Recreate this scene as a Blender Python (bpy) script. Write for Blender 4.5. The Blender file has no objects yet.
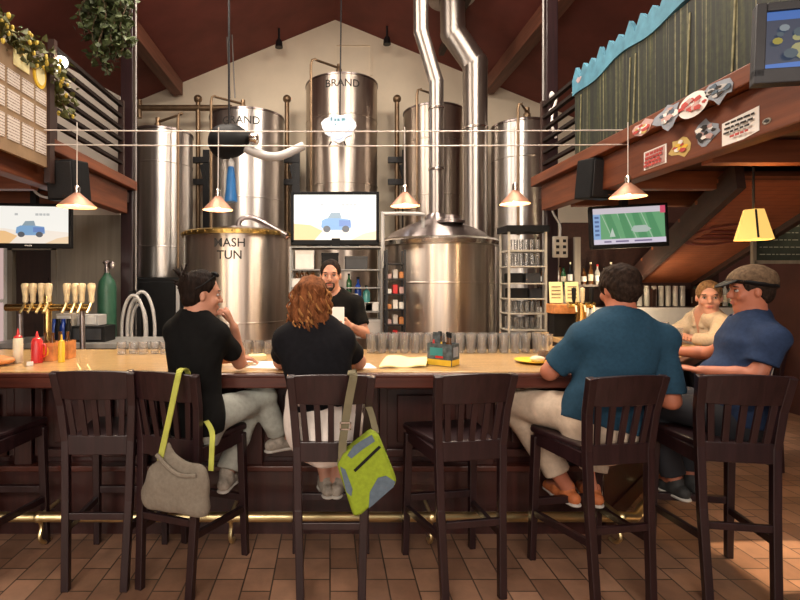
import bpy, bmesh, math, random
import numpy as np
from mathutils import Vector, Matrix

random.seed(7)
SC = bpy.context.scene
COL = SC.collection
PI = math.pi
R = math.radians
FOC, U0, V0, EYE = 500.0, 330.0, 283.0, 1.58      # camera: focal length in px, vanishing point, eye height


def P(u, v, d):
    """point at depth d (metres from the camera) that the photograph shows at (u, v)"""
    return Vector(((u - U0) * d / FOC, d, EYE - (v - V0) * d / FOC))


def V(*a):
    return Vector(a)


# ---------------------------------------------------------------- objects
def tag(o, label=None, cat=None, group=None, kind=None):
    if label: o['label'] = label
    if cat: o['category'] = cat
    if group: o['group'] = group
    if kind: o['kind'] = kind
    return o


def thing(name, label, cat, loc=(0, 0, 0), group=None, rz=0.0):
    o = bpy.data.objects.new(name, None)
    o.empty_display_size = 0.1
    COL.objects.link(o)
    o.location = loc
    o.rotation_euler = (0, 0, rz)
    return tag(o, label, cat, group)


def copy_tree(o, parent=None):
    c = o.copy()
    COL.objects.link(c)
    if parent is not None:
        c.parent = parent
    for ch in list(o.children):
        copy_tree(ch, c)
    return c


def origin_of(o):
    p = Vector((0, 0, 0))
    while o is not None:
        p = p + o.location
        o = o.parent
    return p


def link_mesh(name, verts, faces, mat, parent=None, loc=None, mats_idx=None, bevel=0.0, smooth=True, angle=38, subsurf=0):
    verts = np.asarray(verts, dtype=float).reshape(-1, 3)
    if parent is not None:
        org = origin_of(parent)
    elif loc is not None:
        org = Vector(loc)
    else:
        lo, hi = verts.min(0), verts.max(0)
        org = Vector(((lo[0] + hi[0]) / 2, (lo[1] + hi[1]) / 2, lo[2]))
    me = bpy.data.meshes.new(name)
    me.from_pydata((verts - np.array(org)).tolist(), [], faces)
    mats = mat if isinstance(mat, (list, tuple)) else [mat]
    for m in mats:
        me.materials.append(m)
    if mats_idx is not None and len(mats) > 1:
        me.polygons.foreach_set('material_index', np.asarray(mats_idx, dtype=np.int32))
    if smooth:
        me.polygons.foreach_set('use_smooth', [True] * len(me.polygons))
        if angle < 180:
            me.set_sharp_from_angle(angle=R(angle))
    me.update()
    o = bpy.data.objects.new(name, me)
    COL.objects.link(o)
    if parent is not None:
        o.parent = parent
    else:
        o.location = org
    if bevel > 0:
        b = o.modifiers.new('bevel', 'BEVEL')
        b.width = bevel
        b.segments = 2
        b.limit_method = 'ANGLE'
        b.angle_limit = R(40)
    if subsurf:
        s = o.modifiers.new('sub', 'SUBSURF')
        s.levels = s.render_levels = subsurf
    return o


class MB:
    """collects shapes in world coordinates; build() links them as ONE mesh object"""

    def __init__(self):
        self.v, self.f, self.m = [], [], []

    def add(self, vs, fs, mi=0):
        n = len(self.v)
        self.v += [tuple(p) for p in vs]
        self.f += [tuple(i + n for i in f) for f in fs]
        self.m += [mi] * len(fs)
        return self

    def box(self, c, s, rz=0.0, rot=None, mi=0):
        M = rot if rot is not None else Matrix.Rotation(rz, 3, 'Z')
        c = Vector(c)
        vs = [c + M @ Vector((x * s[0] / 2, y * s[1] / 2, z * s[2] / 2)) for z in (-1, 1) for y in (-1, 1) for x in (-1, 1)]
        fs = [(0, 2, 3, 1), (4, 5, 7, 6), (0, 1, 5, 4), (2, 6, 7, 3), (0, 4, 6, 2), (1, 3, 7, 5)]
        return self.add(vs, fs, mi)

    def bx(self, lo, hi, mi=0):
        lo, hi = Vector(lo), Vector(hi)
        return self.box((lo + hi) / 2, hi - lo, mi=mi)

    def bar(self, a, b, w, h, up=(0, 0, 1), mi=0, w2=None, h2=None):
        a, b = Vector(a), Vector(b)
        d = (b - a).normalized()
        up = Vector(up)
        if abs(d.dot(up)) > 0.98:
            up = Vector((0, 1, 0))
        s = d.cross(up).normalized()
        t = s.cross(d).normalized()
        w2, h2 = w2 or w, h2 or h
        vs = []
        for p, ww, hh in ((a, w, h), (b, w2, h2)):
            for x, y in ((-1, -1), (1, -1), (1, 1), (-1, 1)):
                vs.append(p + s * (x * ww / 2) + t * (y * hh / 2))
        fs = [(3, 2, 1, 0), (4, 5, 6, 7), (0, 1, 5, 4), (1, 2, 6, 5), (2, 3, 7, 6), (3, 0, 4, 7)]
        return self.add(vs, fs, mi)

    def tube(self, pts, r, seg=10, mi=0, flat=1.0):
        pts = [Vector(p) for p in pts]
        n = len(pts)
        rs = r if isinstance(r, (list, tuple)) else [r] * n
        vs, fs = [], []
        t0 = (pts[1] - pts[0]).normalized()
        ref = Vector((0, 0, 1)) if abs(t0.z) < 0.9 else Vector((0, 1, 0))
        nrm = t0.cross(ref).normalized()
        for i, p in enumerate(pts):
            if i == 0: t = pts[1] - pts[0]
            elif i == n - 1: t = pts[-1] - pts[-2]
            else: t = (pts[i + 1] - p).normalized() + (p - pts[i - 1]).normalized()
            t = t.normalized()
            nrm = (nrm - t * nrm.dot(t)).normalized()
            bn = t.cross(nrm)
            for k in range(seg):
                a = 2 * PI * k / seg
                vs.append(p + nrm * (math.cos(a) * rs[i]) + bn * (math.sin(a) * rs[i] * flat))
        for i in range(n - 1):
            for k in range(seg):
                k2 = (k + 1) % seg
                fs.append((i * seg + k, i * seg + k2, (i + 1) * seg + k2, (i + 1) * seg + k))
        fs.append(tuple(range(seg - 1, -1, -1)))
        fs.append(tuple((n - 1) * seg + k for k in range(seg)))
        return self.add(vs, fs, mi)

    def lathe(self, prof, c=(0, 0, 0), seg=32, mi=0, M=None):
        c = Vector(c)
        M = M or Matrix.Identity(3)
        vs, fs = [], []
        n = len(prof)
        for (r, z) in prof:
            r = max(r, 1e-4)
            for k in range(seg):
                a = 2 * PI * k / seg
                vs.append(c + M @ Vector((r * math.cos(a), r * math.sin(a), z)))
        for i in range(n - 1):
            for k in range(seg):
                k2 = (k + 1) % seg
                fs.append((i * seg + k, i * seg + k2, (i + 1) * seg + k2, (i + 1) * seg + k))
        loop = math.dist(prof[0], prof[-1]) < .22 * max(p[0] for p in prof) and len(prof) > 2 and min(p[0] for p in prof) > 1e-3 or (len(prof) == 2 and prof[0][0] == prof[1][0])
        if prof[0][0] > 1e-3 and not loop: fs.append(tuple(range(seg - 1, -1, -1)))
        if prof[-1][0] > 1e-3 and not loop: fs.append(tuple((n - 1) * seg + k for k in range(seg)))
        return self.add(vs, fs, mi)

    def prism(self, poly, o, ux, uy, dep, mi=0):
        """flat outline (2-D list) on axes ux, uy at o, extruded by vector dep"""
        o, ux, uy, dep = Vector(o), Vector(ux), Vector(uy), Vector(dep)
        if ux.cross(uy).dot(dep) < 0:
            poly = list(reversed(poly))
        n = len(poly)
        a = [o + ux * p[0] + uy * p[1] for p in poly]
        vs = a + [p + dep for p in a]
        fs = [tuple(range(n - 1, -1, -1)), tuple(range(n, 2 * n))]
        for i in range(n):
            j = (i + 1) % n
            fs.append((i, j, j + n, i + n))
        return self.add(vs, fs, mi)

    def ball(self, c, r, seg=16, rings=10, M=None, mi=0):
        if not isinstance(r, (tuple, list)): r = (r, r, r)
        M = M or Matrix.Identity(3)
        c = Vector(c)
        vs = [c + M @ Vector((0, 0, -r[2]))]
        for i in range(1, rings):
            t = -PI / 2 + PI * i / rings
            for k in range(seg):
                a = 2 * PI * k / seg
                vs.append(c + M @ Vector((r[0] * math.cos(t) * math.cos(a), r[1] * math.cos(t) * math.sin(a), r[2] * math.sin(t))))
        vs.append(c + M @ Vector((0, 0, r[2])))
        fs = []
        for k in range(seg):
            fs.append((0, 1 + (k + 1) % seg, 1 + k))
        for i in range(rings - 2):
            b = 1 + i * seg
            for k in range(seg):
                k2 = (k + 1) % seg
                fs.append((b + k, b + k2, b + seg + k2, b + seg + k))
        b = 1 + (rings - 2) * seg
        for k in range(seg):
            fs.append((b + k, b + (k + 1) % seg, len(vs) - 1))
        return self.add(vs, fs, mi)

    def quad(self, a, b, c, d, mi=0):
        return self.add([a, b, c, d], [(0, 1, 2, 3)], mi)

    def build(self, name, mat, parent=None, loc=None, bevel=0.0, smooth=True, angle=38, subsurf=0):
        return link_mesh(name, self.v, self.f, mat, parent, loc, self.m, bevel, smooth, angle, subsurf)


def text_geo(s, size=1.0):
    cu = bpy.data.curves.new('text', 'FONT')
    cu.body = s
    cu.size = size
    cu.offset = size * .012
    cu.align_x = 'CENTER'
    cu.align_y = 'CENTER'
    cu.resolution_u = 3
    o = bpy.data.objects.new('text', cu)
    COL.objects.link(o)
    dg = bpy.context.evaluated_depsgraph_get()
    me = bpy.data.meshes.new_from_object(o.evaluated_get(dg))
    vs = [tuple(v.co) for v in me.vertices]
    fs = [tuple(p.vertices) for p in me.polygons]
    bpy.data.objects.remove(o)
    bpy.data.curves.remove(cu)
    bpy.data.meshes.remove(me)
    return vs, fs


def bez(pts, n=24):
    """smooth Catmull-Rom path through points"""
    pts = [Vector(p) for p in pts]
    q = [pts[0] * 2 - pts[1]] + pts + [pts[-1] * 2 - pts[-2]]
    out = []
    m = len(pts) - 1
    for i in range(m):
        k = max(2, n // m)
        for j in range(k):
            t = j / k
            a, b, c, d = q[i], q[i + 1], q[i + 2], q[i + 3]
            out.append(0.5 * ((2 * b) + (c - a) * t + (2 * a - 5 * b + 4 * c - d) * t * t + (3 * b - a - 3 * c + d) * t ** 3))
    out.append(pts[-1])
    return out


# ---------------------------------------------------------------- smooth solids (bodies, cloth, bags)
class SDF:
    def __init__(self, vox=0.006, fold=0.0, fscale=1.0, seed=0):
        self.p, self.vox, self.fold, self.fs, self.seed = [], vox, fold, fscale, seed

    def cone(self, a, b, r0, r1, k=0.02, n=None, s=1.0, flat=0, op='+', g=0.0):
        self.p.append(('c', Vector(a), Vector(b), r0 + g, r1 + g, k, Vector(n).normalized() if n is not None else None, s, flat, op))
        return self

    def ell(self, c, r, k=0.02, M=None, op='+', g=0.0):
        M = M or Matrix.Identity(3)
        self.p.append(('e', Vector(c), (r[0] + g, r[1] + g, r[2] + g), k, M, op))
        return self

    def cut(self, p, n):
        """remove everything on the side n points to"""
        self.p.append(('h', Vector(p), Vector(n).normalized()))
        return self

    def mesh(self):
        vox = self.vox
        lo, hi = np.full(3, 1e9), np.full(3, -1e9)
        boxes = []
        for q in self.p:
            if q[0] == 'c':
                a, b = np.array(q[1]), np.array(q[2]); rr = max(q[3], q[4]) * max(1, q[7])
                l, h = np.minimum(a, b) - rr, np.maximum(a, b) + rr; k, op = q[5], q[9]
            elif q[0] == 'e':
                rr = max(q[2]); c = np.array(q[1]); l, h = c - rr, c + rr; k, op = q[3], q[5]
            else:
                boxes.append(None); continue
            m = k + 4 * vox + abs(self.fold) * 2
            boxes.append((l - m, h + m))
            if op == '+':
                lo = np.minimum(lo, l - 3 * vox - self.fold); hi = np.maximum(hi, h + 3 * vox + self.fold)
        n = np.ceil((hi - lo) / vox).astype(int) + 1
        D = np.full(n, 1.0, dtype=np.float32)
        ax = [lo[i] + vox * np.arange(n[i]) for i in range(3)]
        for q, bx in zip(self.p, boxes):
            if bx is None:
                pt, nn = np.array(q[1]), np.array(q[2])
                h = (ax[0][:, None, None] - pt[0]) * nn[0] + (ax[1][None, :, None] - pt[1]) * nn[1] + (ax[2][None, None, :] - pt[2]) * nn[2]
                D = np.maximum(D, h.astype(np.float32))
                continue
            i0 = np.clip(np.floor((bx[0] - lo) / vox).astype(int), 0, n)
            i1 = np.clip(np.ceil((bx[1] - lo) / vox).astype(int) + 1, 0, n)
            if np.any(i1 <= i0): continue
            sl = tuple(slice(i0[i], i1[i]) for i in range(3))
            X = ax[0][sl[0]][:, None, None]; Y = ax[1][sl[1]][None, :, None]; Z = ax[2][sl[2]][None, None, :]
            if q[0] == 'c':
                _, a, b, r0, r1, k, nn, s, flat, op = q
                px, py, pz = X - a.x, Y - a.y, Z - a.z
                d = b - a; L2 = max(d.length_squared, 1e-9); L = math.sqrt(L2)
                t = (px * d.x + py * d.y + pz * d.z) / L2
                tc = np.clip(t, 0, 1)
                qx, qy, qz = px - tc * d.x, py - tc * d.y, pz - tc * d.z
                if nn is not None:
                    w = qx * nn.x + qy * nn.y + qz * nn.z
                    e = w * (1 / s - 1)
                    qx, qy, qz = qx + e * nn.x, qy + e * nn.y, qz + e * nn.z
                dist = np.sqrt(qx * qx + qy * qy + qz * qz) - (r0 + (r1 - r0) * tc)
                if nn is not None and s < 1: dist = dist * (0.5 + 0.5 * s)
                if flat & 1: dist = np.maximum(dist, (t - 1) * L)
                if flat & 2: dist = np.maximum(dist, -t * L)
            else:
                _, c, r, k, M, op = q
                Mi = M.transposed()
                px, py, pz = X - c.x, Y - c.y, Z - c.z
                lx = (Mi[0][0] * px + Mi[0][1] * py + Mi[0][2] * pz); ly = (Mi[1][0] * px + Mi[1][1] * py + Mi[1][2] * pz); lz = (Mi[2][0] * px + Mi[2][1] * py + Mi[2][2] * pz)
                k0 = np.sqrt((lx / r[0]) ** 2 + (ly / r[1]) ** 2 + (lz / r[2]) ** 2)
                k1 = np.sqrt((lx / r[0] ** 2) ** 2 + (ly / r[1] ** 2) ** 2 + (lz / r[2] ** 2) ** 2) + 1e-6
                dist = k0 * (k0 - 1) / k1
            A = D[sl]
            if op == '+':
                hh = np.clip(0.5 + 0.5 * (A - dist) / k, 0, 1)
                D[sl] = A + (dist - A) * hh - k * hh * (1 - hh)
            else:
                dist = -dist
                hh = np.clip(0.5 - 0.5 * (A - dist) / k, 0, 1)
                D[sl] = A + (dist - A) * hh + k * hh * (1 - hh)
        if self.fold:
            rg = np.random.RandomState(self.seed)
            X = ax[0][:, None, None]; Y = ax[1][None, :, None]; Z = ax[2][None, None, :]
            w = 0
            for i in range(5):
                d = rg.normal(size=3); d /= np.linalg.norm(d); fq = self.fs * (22 + 14 * i)
                ph = rg.uniform(0, 6.28)
                d2 = rg.normal(size=3) * 9
                w = w + np.sin(fq * (d[0] * X + d[1] * Y + d[2] * Z) + ph + 1.3 * np.sin(d2[0] * X + d2[1] * Y + d2[2] * Z)) / (1 + 0.5 * i)
            D = D + (self.fold * 0.45 * w).astype(np.float32)
        D[0] = D[-1] = 1; D[:, 0] = D[:, -1] = 1; D[:, :, 0] = D[:, :, -1] = 1
        S = D < 0
        c8 = [S[i:S.shape[0] - 1 + i, j:S.shape[1] - 1 + j, k:S.shape[2] - 1 + k] for i in (0, 1) for j in (0, 1) for k in (0, 1)]
        tot = sum(c.astype(np.int8) for c in c8)
        act = np.argwhere((tot > 0) & (tot < 8))
        idx = -np.ones(tot.shape, dtype=np.int64)
        idx[act[:, 0], act[:, 1], act[:, 2]] = np.arange(len(act))
        acc = np.zeros((len(act), 3)); cnt = np.zeros(len(act))
        cor = [(i, j, k) for i in (0, 1) for j in (0, 1) for k in (0, 1)]
        for a in range(8):
            for b in range(a + 1, 8):
                ca, cb = np.array(cor[a]), np.array(cor[b])
                if np.abs(ca - cb).sum() != 1: continue
                da = D[tuple((act + ca).T)]; db = D[tuple((act + cb).T)]
                m = (da < 0) != (db < 0)
                t = np.where(m, da / np.where(m, da - db, 1), 0)
                acc += np.where(m[:, None], ca + t[:, None] * (cb - ca), 0); cnt += m
        vs = (act + acc / cnt[:, None]) * vox + lo
        fs = []
        for axis in range(3):
            sh = [slice(None)] * 3; sh2 = [slice(None)] * 3
            sh[axis] = slice(0, -1); sh2[axis] = slice(1, None)
            A, B = S[tuple(sh)], S[tuple(sh2)]
            e = np.argwhere(A != B)
            o1, o2 = [(1, 2), (2, 0), (0, 1)][axis]
            e = e[(e[:, o1] > 0) & (e[:, o2] > 0)]
            e = e[(e[:, o1] < idx.shape[o1]) & (e[:, o2] < idx.shape[o2])]
            d1 = np.zeros(3, int); d1[o1] = 1; d2 = np.zeros(3, int); d2[o2] = 1
            q = np.stack([idx[tuple((e - d1 - d2).T)], idx[tuple((e - d2).T)], idx[tuple(e.T)], idx[tuple((e - d1).T)]], 1)
            ins = A[tuple(e.T)]
            q[~ins] = q[~ins][:, ::-1]
            fs.append(q)
        fs = np.concatenate(fs)
        return vs, fs

    def build(self, name, mat, parent=None, loc=None, matfn=None, smooth_it=1):
        vs, fs = self.mesh()
        # one light Laplacian pass
        for _ in range(smooth_it):
            acc = np.zeros_like(vs); cnt = np.zeros(len(vs))
            for i in range(4):
                np.add.at(acc, fs[:, i], vs[fs[:, (i + 1) % 4]]); np.add.at(acc, fs[:, i], vs[fs[:, (i + 3) % 4]])
                np.add.at(cnt, fs[:, i], 2)
            vs = vs * 0.5 + 0.5 * acc / np.maximum(cnt, 1)[:, None]
        mi = None
        if matfn is not None:
            cen = vs[fs].mean(1)
            mi = matfn(cen)
        return link_mesh(name, vs, fs.tolist(), mat, parent, loc, mi, angle=180)
# ---------------------------------------------------------------- materials (all procedural)
def new_mat(name):
    m = bpy.data.materials.new(name)
    m.use_nodes = True
    nt = m.node_tree
    return m, nt, nt.nodes['Principled BSDF']


def ramp(nt, fac, stops):
    r = nt.nodes.new('ShaderNodeValToRGB')
    while len(r.color_ramp.elements) < len(stops):
        r.color_ramp.elements.new(0.5)
    for e, (p, c) in zip(r.color_ramp.elements, stops):
        e.position = p
        e.color = (c[0], c[1], c[2], 1)
    nt.links.new(fac, r.inputs[0])
    return r.outputs[0]


def coords(nt, scale=(1, 1, 1), kind='Object', rot=(0, 0, 0)):
    tc = nt.nodes.new('ShaderNodeTexCoord')
    mp = nt.nodes.new('ShaderNodeMapping')
    mp.inputs['Scale'].default_value = scale
    mp.inputs['Rotation'].default_value = rot
    nt.links.new(tc.outputs[kind], mp.inputs[0])
    return mp.outputs[0]


def noise_tex(nt, vec, scale=5, detail=4, rough=0.55):
    n = nt.nodes.new('ShaderNodeTexNoise')
    n.inputs['Scale'].default_value = scale
    n.inputs['Detail'].default_value = detail
    n.inputs['Roughness'].default_value = rough
    nt.links.new(vec, n.inputs['Vector'])
    return n.outputs[0]


def bump(nt, bs, h, strength=0.2, dist=0.01):
    b = nt.nodes.new('ShaderNodeBump')
    b.inputs['Strength'].default_value = strength
    b.inputs['Distance'].default_value = dist
    nt.links.new(h, b.inputs['Height'])
    nt.links.new(b.outputs[0], bs.inputs['Normal'])


def pm(name, col, rough=0.5, metal=0.0, var=0.12, scale=12, stretch=(1, 1, 1), bmp=0.0, emit=0.0, emit_col=None, trans=0.0, ior=1.45, spec=0.5, sheen=0.0, coat=0.0):
    m, nt, bs = new_mat(name)
    vec = coords(nt, stretch)
    nz = noise_tex(nt, vec, scale)
    lo = [max(0, c * (1 - var)) for c in col]; hi = [min(1, c * (1 + var)) for c in col]
    nt.links.new(ramp(nt, nz, [(0.3, lo), (0.7, hi)]), bs.inputs['Base Color'])
    bs.inputs['Roughness'].default_value = rough
    bs.inputs['Metallic'].default_value = metal
    bs.inputs['Specular IOR Level'].default_value = spec
    bs.inputs['IOR'].default_value = ior
    bs.inputs['Transmission Weight'].default_value = trans
    bs.inputs['Sheen Weight'].default_value = sheen
    bs.inputs['Coat Weight'].default_value = coat
    if bmp: bump(nt, bs, nz, bmp)
    if emit:
        c = emit_col or col
        bs.inputs['Emission Color'].default_value = (c[0], c[1], c[2], 1)
        bs.inputs['Emission Strength'].default_value = emit
    return m


def wood(name, c1, c2, axis=0, rough=0.4, grain=14, bmp=0.12, coat=0.0, spec=0.5):
    m, nt, bs = new_mat(name)
    s = [grain] * 3
    s[axis] = grain * 0.06
    vec = coords(nt, s)
    nz = noise_tex(nt, vec, 2.2, 6, 0.6)
    nt.links.new(ramp(nt, nz, [(0.3, c1), (0.72, c2)]), bs.inputs['Base Color'])
    bs.inputs['Roughness'].default_value = rough
    bs.inputs['Coat Weight'].default_value = coat
    bs.inputs['Specular IOR Level'].default_value = spec
    bump(nt, bs, nz, bmp)
    return m


AROT = 0.25


def steel(name, col=(0.66, 0.625, 0.59), rough=0.38, an=0.97):
    m, nt, bs = new_mat(name)
    bs.inputs['Metallic'].default_value = 0.96
    vec = coords(nt, (6, 6, 0.25))
    nz = noise_tex(nt, vec, 3, 5, 0.6)
    nt.links.new(ramp(nt, nz, [(0.25, [c * 0.80 for c in col]), (0.75, [min(1, c * 1.12) for c in col])]), bs.inputs['Base Color'])
    rr = nt.nodes.new('ShaderNodeMapRange')
    rr.inputs['To Min'].default_value = rough * 0.75
    rr.inputs['To Max'].default_value = rough * 1.3
    nt.links.new(nz, rr.inputs[0])
    nt.links.new(rr.outputs[0], bs.inputs['Roughness'])
    bs.inputs['Anisotropic'].default_value = an
    bs.inputs['Anisotropic Rotation'].default_value = AROT
    tg = nt.nodes.new('ShaderNodeTangent')
    tg.direction_type = 'RADIAL'
    tg.axis = 'Z'
    nt.links.new(tg.outputs[0], bs.inputs['Tangent'])
    nz2 = noise_tex(nt, coords(nt, (1.6, 1.6, 0.5)), 2.0, 2)
    bump(nt, bs, nz2, 0.12, 0.03)
    return m


M = {}
M['espresso'] = wood('espresso_wood', (0.011, 0.0043, 0.0055), (0.027, 0.010, 0.0115), 2, 0.36, 18, 0.05, 0.1)
M['mahogany'] = wood('mahogany', (0.050, 0.012, 0.008), (0.115, 0.030, 0.018), 0, 0.33, 12, 0.06, 0.15)
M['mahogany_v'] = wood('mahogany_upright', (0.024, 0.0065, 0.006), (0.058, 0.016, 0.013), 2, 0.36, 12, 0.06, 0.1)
M['beam'] = wood('redwood_beam', (0.105, 0.027, 0.010), (0.21, 0.058, 0.019), 1, 0.5, 10, 0.15)
M['beam_x'] = wood('redwood_joist', (0.16, 0.045, 0.018), (0.30, 0.095, 0.038), 0, 0.5, 10, 0.15)
M['deck'] = wood('dark_deck', (0.025, 0.010, 0.007), (0.05, 0.018, 0.012), 1, 0.6, 10, 0.1)
M['dark_wood'] = wood('dark_wood', (0.020, 0.009, 0.007), (0.045, 0.018, 0.012), 2, 0.5, 10, 0.1)
M['purlin'] = wood('purlin_wood', (0.11, 0.036, 0.020), (0.22, 0.075, 0.042), 1, 0.6, 9, 0.2)
M['ceil'] = pm('red_ceiling', (0.185, 0.046, 0.034), 0.75, var=0.22, scale=1.6, bmp=0.08)
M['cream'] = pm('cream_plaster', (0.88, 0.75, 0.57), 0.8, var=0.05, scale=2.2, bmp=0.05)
M['wallred'] = pm('dark_red_wall', (0.07, 0.022, 0.016), 0.7, var=0.2, scale=3)
M['walltan'] = wood('grey_tan_boards', (0.20, 0.17, 0.135), (0.29, 0.255, 0.21), 2, 0.7, 6, 0.1)
M['steel'] = steel('brushed_steel')
M['steel_warm'] = steel('copper_tinted_steel', (0.64, 0.56, 0.49), 0.37)
M['steel_flue'] = steel('dull_flue_steel', (0.46, 0.415, 0.38), 0.42)
M['steel_dark'] = steel('dark_steel', (0.36, 0.31, 0.30), 0.30)
M['rim'] = pm('polished_rim', (0.62, 0.58, 0.52), 0.22, 1.0, 0.1, 4)
M['bronze'] = pm('bronze_rim', (0.42, 0.28, 0.09), 0.35, 1.0, 0.5, 22)
M['pipe'] = pm('brown_pipe', (0.22, 0.145, 0.085), 0.42, 0.7, 0.2, 10)
M['blackmetal'] = pm('black_metal', (0.014, 0.013, 0.014), 0.42, 0.3, 0.2, 10)
M['black'] = pm('black_plastic', (0.006, 0.006, 0.0065), 0.6, 0, 0.2, 14, spec=.25)
M['speaker'] = pm('speaker_grille', (0.013, 0.012, 0.012), 0.65, 0, 0.3, 90, bmp=0.2)
M['grey'] = pm('grey_hose', (0.50, 0.48, 0.46), 0.45, 0, 0.08)
M['brass'] = pm('polished_brass', (0.92, 0.76, 0.40), 0.34, 1.0, 0.08, 6)
M['gold'] = pm('gold_tap', (0.85, 0.58, 0.22), 0.25, 1.0, 0.08, 6)
M['copper'] = pm('copper_shade', (0.42, 0.21, 0.135), 0.5, 0.5, 0.15, 6)
M['shade_in'] = pm('shade_inside', (0.85, 0.68, 0.5), 0.5, 0.2, 0.05)
M['bulb'] = pm('warm_bulb', (1, 0.8, 0.5), 0.4, emit=14, emit_col=(1.0, 0.72, 0.38))
M['wire'] = pm('pale_cable', (0.72, 0.66, 0.60), 0.45, 0.3, 0.05)
M['white'] = pm('white_paint', (0.78, 0.76, 0.72), 0.5, 0, 0.05)
M['paper'] = pm('white_paper', (0.86, 0.83, 0.78), 0.8, 0, 0.03)
M['yellow_paper'] = pm('pale_yellow_paper', (0.86, 0.77, 0.40), 0.8, 0, 0.05)
M['tan'] = pm('tan_board', (0.27, 0.175, 0.095), 0.7, 0, 0.12, 8)
M['leaf'] = pm('ivy_leaf', (0.046, 0.062, 0.018), 0.6, 0, 0.5, 30)
M['leaf2'] = pm('hop_leaf', (0.085, 0.090, 0.022), 0.6, 0, 0.5, 30)
M['hop'] = pm('yellow_hop', (0.62, 0.46, 0.07), 0.6, 0, 0.3, 30)
M['stem'] = pm('brown_stem', (0.08, 0.05, 0.025), 0.7)
M['skin'] = pm('skin', (0.50, 0.235, 0.150), 0.55, 0, 0.10, 14)
M['skin_red'] = pm('ruddy_skin', (0.42, 0.145, 0.082), 0.55, 0, 0.10, 14)
M['skin_pale'] = pm('pale_skin', (0.54, 0.27, 0.185), 0.55, 0, 0.10, 14)
M['lips'] = pm('lips', (0.42, 0.13, 0.10), 0.45)
M['eye'] = pm('eye_white', (0.42, 0.38, 0.35), 0.4, var=0.02)
M['iris'] = pm('iris', (0.04, 0.025, 0.018), 0.25)
M['brow'] = pm('brow_hair', (0.03, 0.018, 0.012), 0.7)
M['hair_dark'] = pm('dark_brown_hair', (0.012, 0.007, 0.005), 0.75, 0, 0.6, 60, (1, 1, 0.3), bmp=0.5, spec=.12)
M['hair_brown'] = pm('brown_hair', (0.022, 0.013, 0.009), 0.75, 0, 0.6, 70, (1, 1, 0.6), bmp=0.6, spec=.12)
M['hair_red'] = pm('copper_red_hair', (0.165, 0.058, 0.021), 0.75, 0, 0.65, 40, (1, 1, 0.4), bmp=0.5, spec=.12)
M['hair_lit'] = pm('lit_red_hair', (0.36, 0.165, 0.055), 0.75, 0, 0.5, 40, (1, 1, 0.4), bmp=0.4, spec=.12)  # lighter copy of the red hair, highlights put into the colour
M['hair_blond'] = pm('dark_blond_hair', (0.20, 0.11, 0.05), 0.75, 0, 0.5, 50, bmp=0.4, spec=.12)
M['tee_black'] = pm('black_cotton', (0.006, 0.006, 0.006), 0.9, 0, 0.2, 40, spec=.15)
M['tee_char'] = pm('charcoal_cotton', (0.0085, 0.0085, 0.0105), 0.9, 0, 0.2, 40, spec=.15)
M['polo'] = pm('teal_blue_polo', (0.018, 0.055, 0.094), 0.85, 0, 0.12, 60, spec=.2)
M['navy'] = pm('navy_cotton', (0.020, 0.036, 0.082), 0.85, 0, 0.15, 50, spec=.2)
M['beige'] = pm('beige_linen', (0.52, 0.41, 0.29), 0.85, 0, 0.1, 50, spec=.2)
M['jeans'] = pm('grey_green_trousers', (0.34, 0.35, 0.31), 0.85, 0, 0.12, 40)
M['khaki'] = pm('khaki_cotton', (0.56, 0.44, 0.33), 0.85, 0, 0.1, 40)
M['whitecot'] = pm('white_cotton', (0.80, 0.72, 0.66), 0.85, 0, 0.05, 40)
M['darkcot'] = pm('dark_trousers', (0.02, 0.02, 0.025), 0.85)
M['shoe'] = pm('grey_tan_shoe', (0.34, 0.30, 0.25), 0.7, 0, 0.3, 40)
M['shoe_orange'] = pm('orange_shoe', (0.50, 0.15, 0.05), 0.65, 0, 0.2, 40)
M['sole'] = pm('pale_sole', (0.55, 0.52, 0.47), 0.7)
M['lace'] = pm('dark_lace', (0.03, 0.03, 0.03), 0.7)
M['cap'] = pm('brown_cap', (0.115, 0.075, 0.045), 0.75, 0, 0.4, 60, spec=.12)
M['bag_grey'] = pm('taupe_canvas', (0.185, 0.158, 0.122), 0.9, 0, 0.12, 60, bmp=0.15)
M['lime'] = pm('lime_canvas', (0.25, 0.34, 0.018), 0.85, 0, 0.12, 60, bmp=0.1)
M['lime_strap'] = pm('lime_webbing', (0.42, 0.44, 0.08), 0.85)
M['slate'] = pm('slate_blue_canvas', (0.10, 0.14, 0.18), 0.8, 0, 0.12, 60)
M['olive_strap'] = pm('olive_webbing', (0.15, 0.13, 0.075), 0.85)
M['glass'] = pm('clear_glass', (1, 1, 1), 0.04, trans=0.86, ior=1.45, var=0.0)
M['bottle_blue'] = pm('cobalt_glass', (0.02, 0.07, 0.42), 0.12, trans=0.35, var=0.05)
M['bottle_teal'] = pm('teal_glass', (0.10, 0.42, 0.42), 0.12, trans=0.35, var=0.05)
M['bottle_green'] = pm('green_glass', (0.03, 0.13, 0.05), 0.12, trans=0.3, var=0.05)
M['bottle_brown'] = pm('amber_glass', (0.16, 0.06, 0.015), 0.12, trans=0.3, var=0.05)
M['bottle_clear'] = pm('pale_bottle', (0.72, 0.70, 0.62), 0.12, trans=0.4, var=0.05)
M['label'] = pm('bottle_label', (0.75, 0.68, 0.5), 0.7, var=0.3, scale=50)
M['beer'] = pm('amber_beer', (0.75, 0.24, 0.04), 0.1, trans=0.6, var=0.05)
M['red'] = pm('ketchup_red', (0.60, 0.03, 0.03), 0.35)
M['mayo'] = pm('cream_plastic', (0.80, 0.70, 0.50), 0.4)
M['mustard'] = pm('mustard_yellow', (0.80, 0.52, 0.04), 0.4)
M['co2'] = pm('green_cylinder_paint', (0.03, 0.10, 0.06), 0.4)
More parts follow.
